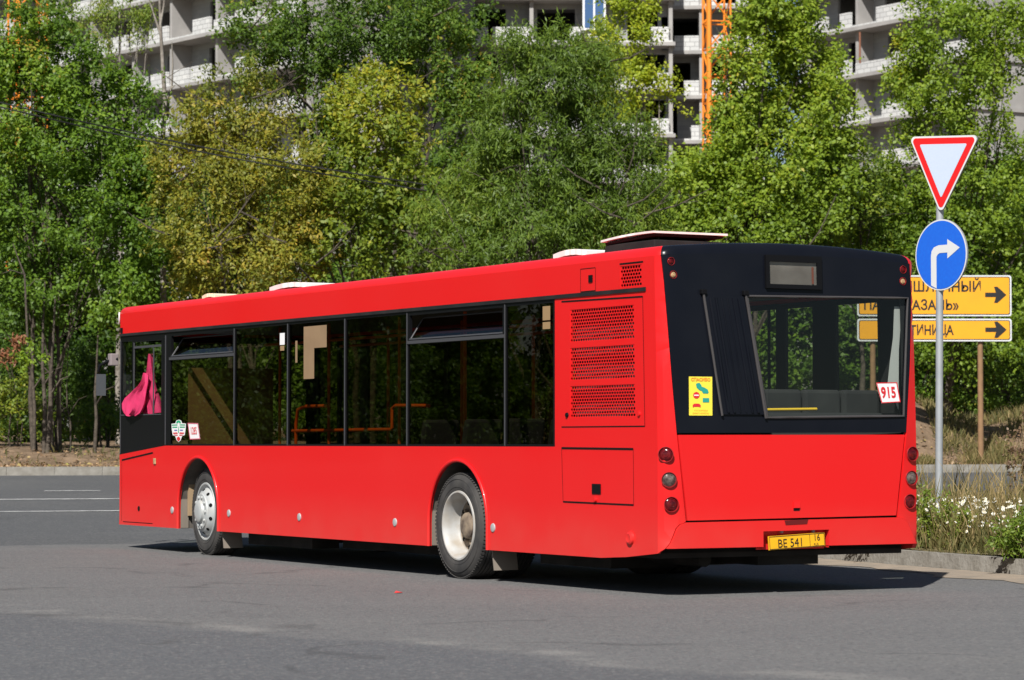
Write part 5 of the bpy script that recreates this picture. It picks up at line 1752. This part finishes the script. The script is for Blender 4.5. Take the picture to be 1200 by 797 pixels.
weed("wormwood", "bushy dark green weed overhanging the kerb at the right edge", -1.55, .25, .50, .42, 34, 'willow', .55, 3, per=26)
weed("wormwood", "second bushy weed on the kerb, right of the first and cut by the frame", -2.45, .40, .55, .45, 34, 'willow', .42, 4, per=26)
weed("wormwood", "grey twiggy weed on the kerb below the rear corner of the bus", 1.35, .12, .26, .34, 26, 'olive', .35, 5, per=10, leaf=(.04, .014))
weed("wormwood", "olive weed between the bus corner and the sign pole", .55, .45, .62, .34, 26, 'willow', .75, 6, per=20)
weed("goosefoot", "tall dark green weed against the sign pole foot", 1.9, .85, .95, .28, 18, 'willow', .6, 7, per=22, leaf=(.06, .03))
weed("goosefoot", "tall olive weed close to the bus's right rear edge", 2.7, .45, 1.0, .35, 20, 'willow', .78, 8, per=20)
weed("dead_dock", "tall brown dried weed stalk right of the wooden signpost", 5.2, 4.3, 1.55, .30, 12, 'dried', .5, 9, per=24, leaf=(.05, .03), stem=.009)
weed("dead_dock", "lower dried brown weed leaning over the daisies", 1.9, 2.9, .75, .35, 12, 'dried', .7, 10, per=8, leaf=(.05, .02), stem=.007)
weed("goosefoot", "yellow green weed clump among the daisies", -.2, 1.7, .5, .4, 24, 'willow', .85, 12, per=20)

# tree row continued unseen to the left, added so bus windows mirror dark foliage
def copy_tree(src, loc, rz, sc, label):
    r = src.copy(); COL.objects.link(r)
    r.location = loc; r.rotation_euler = (0, 0, rz); r.scale = (sc, sc, sc); r["label"] = label; r["group"] = "unseen trees added beyond the left edge for window reflections"
    for ch in src.children:
        c = ch.copy(); COL.objects.link(c); c.parent = r
    return r


T_BY = {o["label"][:18]: o for o in COL.objects if o.get("category") == "tree" and o.type == 'EMPTY'}
srcs = [o for o in COL.objects if o.type == 'EMPTY' and o.name.split('.')[0] in ("maple_tree", "ash_maple_tree", "elm_tree", "poplar_tree", "willow_tree")]
lind = [o for o in COL.objects if o.type == 'EMPTY' and o.name.split('.')[0] == 'linden_tree']
words = ["first", "second", "third", "fourth", "fifth", "sixth", "seventh", "eighth", "ninth"]
for i, X in enumerate((-19.5, -25.0, -31, -37, -43, -50, -57, -64, -72)):
    Y = 69 + .3 * X + (i % 3) * 1.5
    s_ = srcs[i % len(srcs)]
    l_ = lind[i % len(lind)]
    X2, Y2 = X - 2.5, Y + 6
    copy_tree(l_, (X2, Y2, float(land_h(X2, Y2)) - .1), i * .9, 1.0, "unseen leafy tree added beyond the left edge for the bus window reflections")
    copy_tree(s_, (X, Y, float(land_h(X, Y)) - .1), i * 1.3, 1.05 + .1 * (i % 2), "unseen leafy tree added beyond the left edge for the bus window reflections")

for i in range(11):
    X = -27 - i * 3.9; Y = 68.6 + .3 * X + (i % 2) * 1.2
    copy_tree(lind[(i * 2 + 1) % len(lind)], (X, Y, float(land_h(X, Y)) - .1), i * 2.1, .8, "unseen leafy tree added beyond the left edge for the bus window reflections")

# ------------------------------------------------------------------ road signs
STEEL = mat("galvanised_steel", (0.42, 0.44, 0.46), 0.45, metal=0.35, noise=(8, (0.34, 0.36, 0.38), 0.7, 5))
SIGN_BACK = mat("sign_back", (0.32, 0.33, 0.34), 0.5, metal=0.3)
S_WHITE = mat("sign_white", (0.50, 0.58, 0.70), 0.35, noise=(40, (0.46, 0.54, 0.66), 0.4, 2))
S_EDGE = mat("sign_edge_white", (0.62, 0.63, 0.64), 0.35)
S_RED = mat("sign_red", (0.70, 0.012, 0.012), 0.35)
S_BLUE = mat("sign_blue", (0.012, 0.115, 0.62), 0.35, noise=(30, (0.012, 0.15, 0.68), 0.5, 2))
S_YELLOW = mat("sign_yellow", (0.76, 0.34, 0.010), 0.45, noise=(2.2, (0.66, 0.30, 0.014), 0.6, 4))
WOOD = mat("post_wood", (0.27, 0.155, 0.075), 0.8, noise=(6, (0.18, 0.10, 0.05), 0.8, 6))


def flat(parent, name, pts, m, y):
    b_ = MB(); b_.face([(a, y, c) for a, c in pts])
    return b_.build(name, m, parent)


def plate(parent, name, pts, m, y0, y1):
    b_ = MB(); V, T = fill2d(pts, step=None, edge=5)
    b_.raw([(a, y0, c) for a, c in V], T); b_.raw([(a, y1, c) for a, c in V], [t[::-1] for t in T])
    for i in range(len(pts)):
        p, q = pts[i], pts[(i + 1) % len(pts)]
        b_.face([(p[0], y0, p[1]), (p[0], y1, p[1]), (q[0], y1, q[1]), (q[0], y0, q[1])])
    return b_.build(name, m, parent)


def round_poly(pts, r, n=6):
    out = []
    N = len(pts)
    for i in range(N):
        p0, p1, p2 = Vector(pts[i - 1]), Vector(pts[i]), Vector(pts[(i + 1) % N])
        a = (p0 - p1).normalized(); b_ = (p2 - p1).normalized()
        half = math.acos(max(-1, min(1, a.dot(b_)))) / 2
        d = r / math.tan(half); bis = (a + b_).normalized(); c = p1 + bis * (r / math.sin(half))
        s_, e_ = p1 + a * d, p1 + b_ * d
        a0 = math.atan2(s_.y - c.y, s_.x - c.x); a1 = math.atan2(e_.y - c.y, e_.x - c.x)
        da = (a1 - a0 + math.pi) % (2 * math.pi) - math.pi
        out += [(c.x + r * math.cos(a0 + da * k_ / n), c.y + r * math.sin(a0 + da * k_ / n)) for k_ in range(n + 1)]
    return out


PY = 30.6
pxx, _ = px(1099, 600, PY)
pole_top = px(1104, 200, PY)
pz = verge_h(pxx, PY)
po = MB()
po.tube([(pxx, PY, pz - .3), (pole_top[0] - .01, PY, pole_top[1])], .040, 20)
po = po.build("sign_pole", STEEL, None, 50)
tag(po, "grey metal signpost on the verge carrying the triangular and round signs", "signpost")
cp = MB(); cp.lathe([(0, .044), (.012, .044), (.02, .03), (.024, .001)], (pole_top[0] - .01, PY, pole_top[1]), (0, 0, 1), 16); cp.build("pole_cap", STEEL, po, 50)
TURN = math.radians(-53)
# give way triangle
cx, cz = px(1104.5, 203, PY)
TRI_TURN = math.radians(-45)
tri = empty("yield_sign", (cx - .02, PY - .075, px(0, 249.5, PY)[1]), TRI_TURN)
tri.rotation_euler = (0, math.radians(3.2), TRI_TURN)
tag(tri, "white triangle sign with red border, point down, on top of the signpost", "road sign")
TW, TH = .93, .83
big = round_poly([(0, -.02), (TW / 2, TH), (-TW / 2, TH)], .045)
def inset_tri(d): 
    k_ = d * 2.02
    return [(0, -.02 + k_), (TW / 2 - d * 1.70, TH - d), (-TW / 2 + d * 1.70, TH - d)]
plate(tri, "backing", big, SIGN_BACK, 0.004, .022)
flat(tri, "border", big, S_EDGE, 0.0)
flat(tri, "red_band", round_poly(inset_tri(.020), .035), S_RED, -.003)
flat(tri, "face", round_poly(inset_tri(.088), .012), S_WHITE, -.006)
cl_ = MB(); cl_.box(-.05, .05, .022, .10, .20, .23); cl_.box(-.05, .05, .022, .10, .52, .55); cl_.build("clamp", STEEL, tri)
# mandatory right turn disc
cx, cz = px(1104.5, 299, PY)
ds = empty("turn_sign", (cx - .02, PY - .075, cz), TURN)
tag(ds, "round blue sign with white arrow turning right, below the triangle", "road sign")
R0 = .385
cir = lambda r, n=48: [(r * math.cos(2 * math.pi * i / n), r * math.sin(2 * math.pi * i / n)) for i in range(n)]
plate(ds, "backing", cir(R0), SIGN_BACK, .004, .02)
flat(ds, "border", cir(R0), S_EDGE, 0)
flat(ds, "face", cir(R0 - .016), S_BLUE, -.003)
ar = [(-.145, -.325), (-.062, -.362), (-.062, -.02), (-.045, .005), (-.015, .02), (.10, .02), (.10, -.045), (.285, .065), (.10, .165), (.10, .105), (-.03, .105), (-.10, .085), (-.135, .045), (-.145, -.01)]
b_ = MB(); V, T = fill2d(ar, step=None, edge=5); b_.raw([(a, -.006, c) for a, c in V], T); b_.build("arrow", S_EDGE, ds)
cl_ = MB(); cl_.box(-.05, .05, .022, .10, .15, .18); cl_.box(-.05, .05, .022, .10, -.2, -.17); cl_.build("clamp", STEEL, ds)

# yellow direction boards on two wooden posts
BY = 69.6
xl, zt_ = px(1005, 322.5, BY); xr, zb_ = px(1186, 370.5, BY)
lab = ["upper yellow direction board, two lines of Cyrillic text and a black arrow right", "lower narrow yellow direction board with one Cyrillic word and an arrow"]
def board(name, y0, y1, lines, arrow_y, label):
    zt_, zb_ = px(0, y0, BY)[1], px(0, y1, BY)[1]
    h = zt_ - zb_; w = xr - xl
    o_ = empty(name, (xl, BY, zb_)); tag(o_, label, "direction sign", "yellow direction boards on wooden posts")
    rr = round_poly([(0, 0), (w, 0), (w, h), (0, h)], .06)
    plate(o_, "backing", rr, SIGN_BACK, .004, .04)
    flat(o_, "border", rr, S_EDGE, 0)
    m_ = .035
    flat(o_, "rim", round_poly([(m_, m_), (w - m_, m_), (w - m_, h - m_), (m_, h - m_)], .05), M['ink'], -.004)
    m_ = .055
    flat(o_, "face", round_poly([(m_, m_), (w - m_, m_), (w - m_, h - m_), (m_, h - m_)], .04), S_YELLOW, -.008)
    for txt, xa, xb, y_px, size in lines:
        Xa, Z = px(xa, y_px, BY); Xb = px(xb, y_px, BY)[0]
        t_ = text_obj(txt, size, M['ink'], o_, (0, -.013, Z - zb_), (1, 0, 0), (0, 0, 1), "lettering", bold=.007)
        co = np.array([v.co[:] for v in t_.data.vertices]); a0, a1 = co[:, 0].min(), co[:, 0].max()
        co[:, 0] = (Xa - xl) + (co[:, 0] - a0) / (a1 - a0) * (Xb - Xa)
        t_.data.vertices.foreach_set("co", co.reshape(-1)); t_.data.update()
    X0 = px(1155, 0, BY)[0] - xl; X1 = px(1180, 0, BY)[0] - xl; Z = px(0, arrow_y, BY)[1] - zb_
    L_ = X1 - X0; t_ = .055
    a_ = [(X0, Z - t_), (X0 + L_ * .5, Z - t_), (X0 + L_ * .42, Z - .20), (X0 + L_ * .58, Z - .20), (X1, Z), (X0 + L_ * .58, Z + .20), (X0 + L_ * .42, Z + .20), (X0 + L_ * .5, Z + t_), (X0, Z + t_)]
    b_ = MB(); V, T = fill2d(a_, step=None, edge=5); b_.raw([(a, -.013, c) for a, c in V], T); b_.build("arrow", M['ink'], o_)
    return o_


board("direction_board", 322.5, 370.5, [("ПРОМЫШЛЕННЫЙ", 1014, 1150, 336.5, .35), ("ПАРК «КАЗАНЬ»", 1013, 1124, 358, .35)], 345.5, lab[0])
board("direction_board", 373.5, 400, [("ГОСТИНИЦА", 1042, 1118, 387.5, .35)], 386.5, lab[1])
for x_, l_ in ((1023, "left wooden post of the yellow boards, seen through the bus windows"), (1149, "right wooden post carrying the yellow direction boards")):
    X, _z = px(x_, 0, BY + .13)
    p_ = MB(); g0 = float(land_h(X, BY + .13)); p_.tube([(X, BY + .13, g0 - .3), (X, BY + .13, px(0, 326, BY)[1])], [.075, .065], 10)
    o_ = p_.build("sign_post", WOOD, None, 50); tag(o_, l_, "post", "wooden posts of the yellow boards")
    c_ = MB(); c_.box(X - .09, X + .09, BY + .042, BY + .06, px(0, 350, BY)[1], px(0, 346, BY)[1]); c_.build("bracket", STEEL, o_)

# ------------------------------------------------------------------ unfinished apartment building
CONC = mat("raw_concrete", (0.36, 0.345, 0.33), 0.9, noise=(0.8, (0.27, 0.26, 0.25), 0.9, 7))


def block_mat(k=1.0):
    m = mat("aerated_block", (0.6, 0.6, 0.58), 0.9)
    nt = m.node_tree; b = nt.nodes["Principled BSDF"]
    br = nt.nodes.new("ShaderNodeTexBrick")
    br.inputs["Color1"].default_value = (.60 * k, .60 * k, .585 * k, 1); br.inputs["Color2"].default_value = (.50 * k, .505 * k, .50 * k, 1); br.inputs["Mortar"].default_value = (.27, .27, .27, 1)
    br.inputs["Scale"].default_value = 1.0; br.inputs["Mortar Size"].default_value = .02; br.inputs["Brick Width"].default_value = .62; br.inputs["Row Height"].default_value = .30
    tc = nt.nodes["Texture Coordinate"]
    mp = nt.nodes.new("ShaderNodeMapping"); mp.inputs["Rotation"].default_value = (math.radians(-90), 0, 0)
    nt.links.new(tc.outputs["Object"], mp.inputs["Vector"]); nt.links.new(mp.outputs[0], br.inputs["Vector"]); nt.links.new(br.outputs["Color"], b.inputs["Base Color"])
    return m


BLOCK = block_mat(); BLOCK_SHADED = block_mat(.55)  # second is the same block, balcony shade of back walls put into its colour
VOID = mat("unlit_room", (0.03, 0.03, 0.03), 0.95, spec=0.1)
bld = empty("apartment_block", (0, 178, 0))
tag(bld, "unfinished grey apartment block with open balconies behind the trees", "building")
FH, Z27 = 3.0, 27.1


def slab_part(parent, name, poly, y0, y1):
    b_ = MB(); V, T = fill2d(poly, step=None, edge=50)
    b_.raw([(a, y0, c) for a, c in V], T); b_.raw([(a, y1, c) for a, c in V], [t[::-1] for t in T])
    for i in range(len(poly)):
        p, q = poly[i], poly[(i + 1) % len(poly)]
        b_.face([(p[0], y0, p[1]), (p[0], y1, p[1]), (q[0], y1, q[1]), (q[0], y0, q[1])])
    return b_.build(name, BLOCK if name == "parapet" else BLOCK_SHADED, parent)


def wing(x0, y0, ang, length, floors, seed, bay=5.2, rec=1.6):
    """x0,y0: right-hand front corner; ang: direction in which the front runs to the left"""
    rg = random.Random(seed)
    w = empty("wing", (x0, y0 - 178, 0), math.pi + ang); w.parent = bld       # local +x runs along the front to the left, +y is towards the viewer
    w.name = "wing"
    zs = [Z27 + FH * k_ for k_ in floors]
    nb = int(length / bay)
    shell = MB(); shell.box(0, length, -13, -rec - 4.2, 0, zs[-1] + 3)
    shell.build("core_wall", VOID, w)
    shell = MB(); shell.box(0, length, -12.9, -.5, 0, zs[0] - 3.0); shell.build("lower_wall", CONC, w)
    for z in zs:
        s_ = MB(); s_.box(-.15, length + .15, -rec - 4.2, .12, z, z + .24)
        s_.build("floor_slab", CONC, w)
        zt2 = z + FH - .003
        wall = [(0, z + .242)]; par = [(0, z + .242), (0, z + .34)]
        for i in range(nb):
            a = i * bay
            o0 = a + rg.choice([.4, .9, 1.8]); o1 = min(o0 + rg.choice([2.0, 2.6, 3.2]), a + bay - .25)
            wall += [(o0, z + .242), (o0, zt2 - .35), (o1, zt2 - .35), (o1, z + .242)]
            gap = rg.choice([.3, .6, 1.3]); mid_ = a + bay * rg.choice([.35, .5, .62])
            h1, h2 = z + 1.22, z + rg.choice([1.22, 1.22, .92, .34])
            par += [(a + .27, z + .34), (a + .27, h1), (mid_ - gap / 2, h1), (mid_ - gap / 2, z + .34)]
            if h2 > z + .5: par += [(mid_ + gap / 2, z + .34), (mid_ + gap / 2, h2), (a + bay - .25, h2), (a + bay - .25, z + .34)]
        wall += [(nb * bay, z + .242), (nb * bay, zt2), (0, zt2)]; par += [(nb * bay, z + .34), (nb * bay, z + .242)]
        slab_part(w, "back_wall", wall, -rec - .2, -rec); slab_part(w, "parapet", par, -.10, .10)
    for i in range(nb + 1):
        a = min(i * bay, length - .25)
        for z in zs:
            f_ = MB(); f_.box(a, a + .25, -rec - .2 - 4.0, -.12 if i % 2 else -.35, z + .243, z + FH - .003)
            f_.build("pier", CONC, w)
    return w


ang1 = math.radians(52)
FL = [-3, -2, -1, 0, 1, 2]
# wing front directions: to the left and away
wing(-12.6, 171.0, -ang1, 42.0, FL, 3)
wing(10.5, 184.0, 0.0, 18.2, FL, 4, bay=4.55)
wing(16.8, 187.5, math.radians(-6), 8.2, FL, 5, bay=4.1)
wing(27.5, 168.2, math.radians(-57), 16.5, FL, 6, bay=5.5)
wing(44.0, 176.0, math.radians(-25), 16.0, FL, 7, bay=5.3)
# few fittings that show between the crowns
X, Z = px(697, 14, 183.2)
wf = MB(); wf.box(X - .75, X + .75, 183.2 - 178 + .5, 183.2 - 178 + .62, Z - 1.0, Z + 1.6); wf.build("window", mat("window_white", (.75, .76, .78), .4), bld)
PANE = mat("pane_blue", (.05, .11, .24), .05, spec=.8)
for dx in (-.62, .06):
    wg = MB(); wg.box(X + dx, X + dx + .56, 5.68, 5.69, Z - .85, Z + 1.5); wg.build("window_pane", PANE, bld)
for (x_, y_, hh) in ((782, 36, 1.1), (783, 92, .9)):
    X, Z = px(x_, y_, 185)
    b_ = MB(); b_.box(X - .3, X + .3, 185.6 - 178, 185.66 - 178, Z - hh, Z + hh); b_.build("blue_sheet", mat("blue_film", (.10, .36, .72), .5), bld)
X, _z = px(1011, 0, 171)
b_ = MB(); b_.tube([(X, 171.6 - 178, px(0, 71, 171)[1]), (X, 171.6 - 178, px(0, 34, 171)[1])], .06, 8); b_.build("steel_prop", mat("rust_prop", (.22, .09, .05), .8), bld)

# ------------------------------------------------------------------ tower cranes: orange lattice masts
ORANGE = mat("crane_orange", (0.80, 0.24, 0.012), 0.45, noise=(2, (0.68, 0.20, 0.015), 0.6, 4))


def crane(x_px, Y, w, label, ang):
    X, _z = px(x_px, 0, Y)
    root = empty("tower_crane", (X, Y, float(land_h(X, Y)) - .3), ang); tag(root, label, "crane", "orange tower crane masts behind the trees")
    m_ = MB()
    H = 44; h = w / 2
    for sx in (-1, 1):
        for sy in (-1, 1):
            m_.tube([(sx * h, sy * h, 0), (sx * h, sy * h, H)], .15 if (sx < 0 and sy < 0) else .06, 6)
    st = 1.5
    k_ = 0
    z = 0
    while z < H - st:
        c = [(-h, -h), (h, -h), (h, h), (-h, h)]
        for i in range(4):
            p, q = c[i], c[(i + 1) % 4]
            m_.tube([(p[0], p[1], z), (q[0], q[1], z)], .045, 5)
            if k_ % 2: p, q = q, p
            m_.tube([(p[0], p[1], z), (q[0], q[1], z + st)], .045, 5)
        z += st; k_ += 1
    m_.build("mast", ORANGE, root)
    return root


crane(841, 158, 1.25, "orange lattice crane mast rising through the crown of the sunlit poplar", math.radians(12))
crane(30, 150, 1.6, "orange lattice crane mast barely showing through leaves at the top left corner", math.radians(30))

# overhead cables, sagging between the trees
for k_, (dy, lab_) in enumerate(((0, "upper of two dark cables crossing in front of the olive tree"), (5, "lower of two dark cables crossing in front of the olive tree"))):
    pts = []
    for i in range(25):
        q = i / 24; x_ = -60 + q * 560
        y_ = 128 + dy + (x_ - 60) * .20 + 8 * math.sin(math.pi * q) + (2 if k_ else 0) * q
        X, Z = px(x_, y_, 64.8 + .3 * (x_ - 600) / F_PX * 65); pts.append((X, 64.8 + .3 * X, Z))
    c_ = MB(); c_.tube(pts, .016, 6); o_ = c_.build("overhead_cable", M['ink'], None, 60)
    tag(o_, lab_, "cable", "overhead cables")

# small litter on the asphalt
X, Y = (467 - 600) / F_PX * 23.1, 23.1
l_ = MB(); l_.raw([(X - .03, Y - .03, .006), (X + .035, Y - .02, .012), (X + .03, Y + .03, .006), (X - .02, Y + .035, .02)], [(0, 1, 2, 3)])
o_ = l_.build("paper_scrap", mat("scrap_red", (.6, .05, .05), .7)); o_.modifiers.new("s", 'SOLIDIFY').thickness = .003
tag(o_, "tiny red scrap of litter lying on the asphalt in front of the bus", "litter")
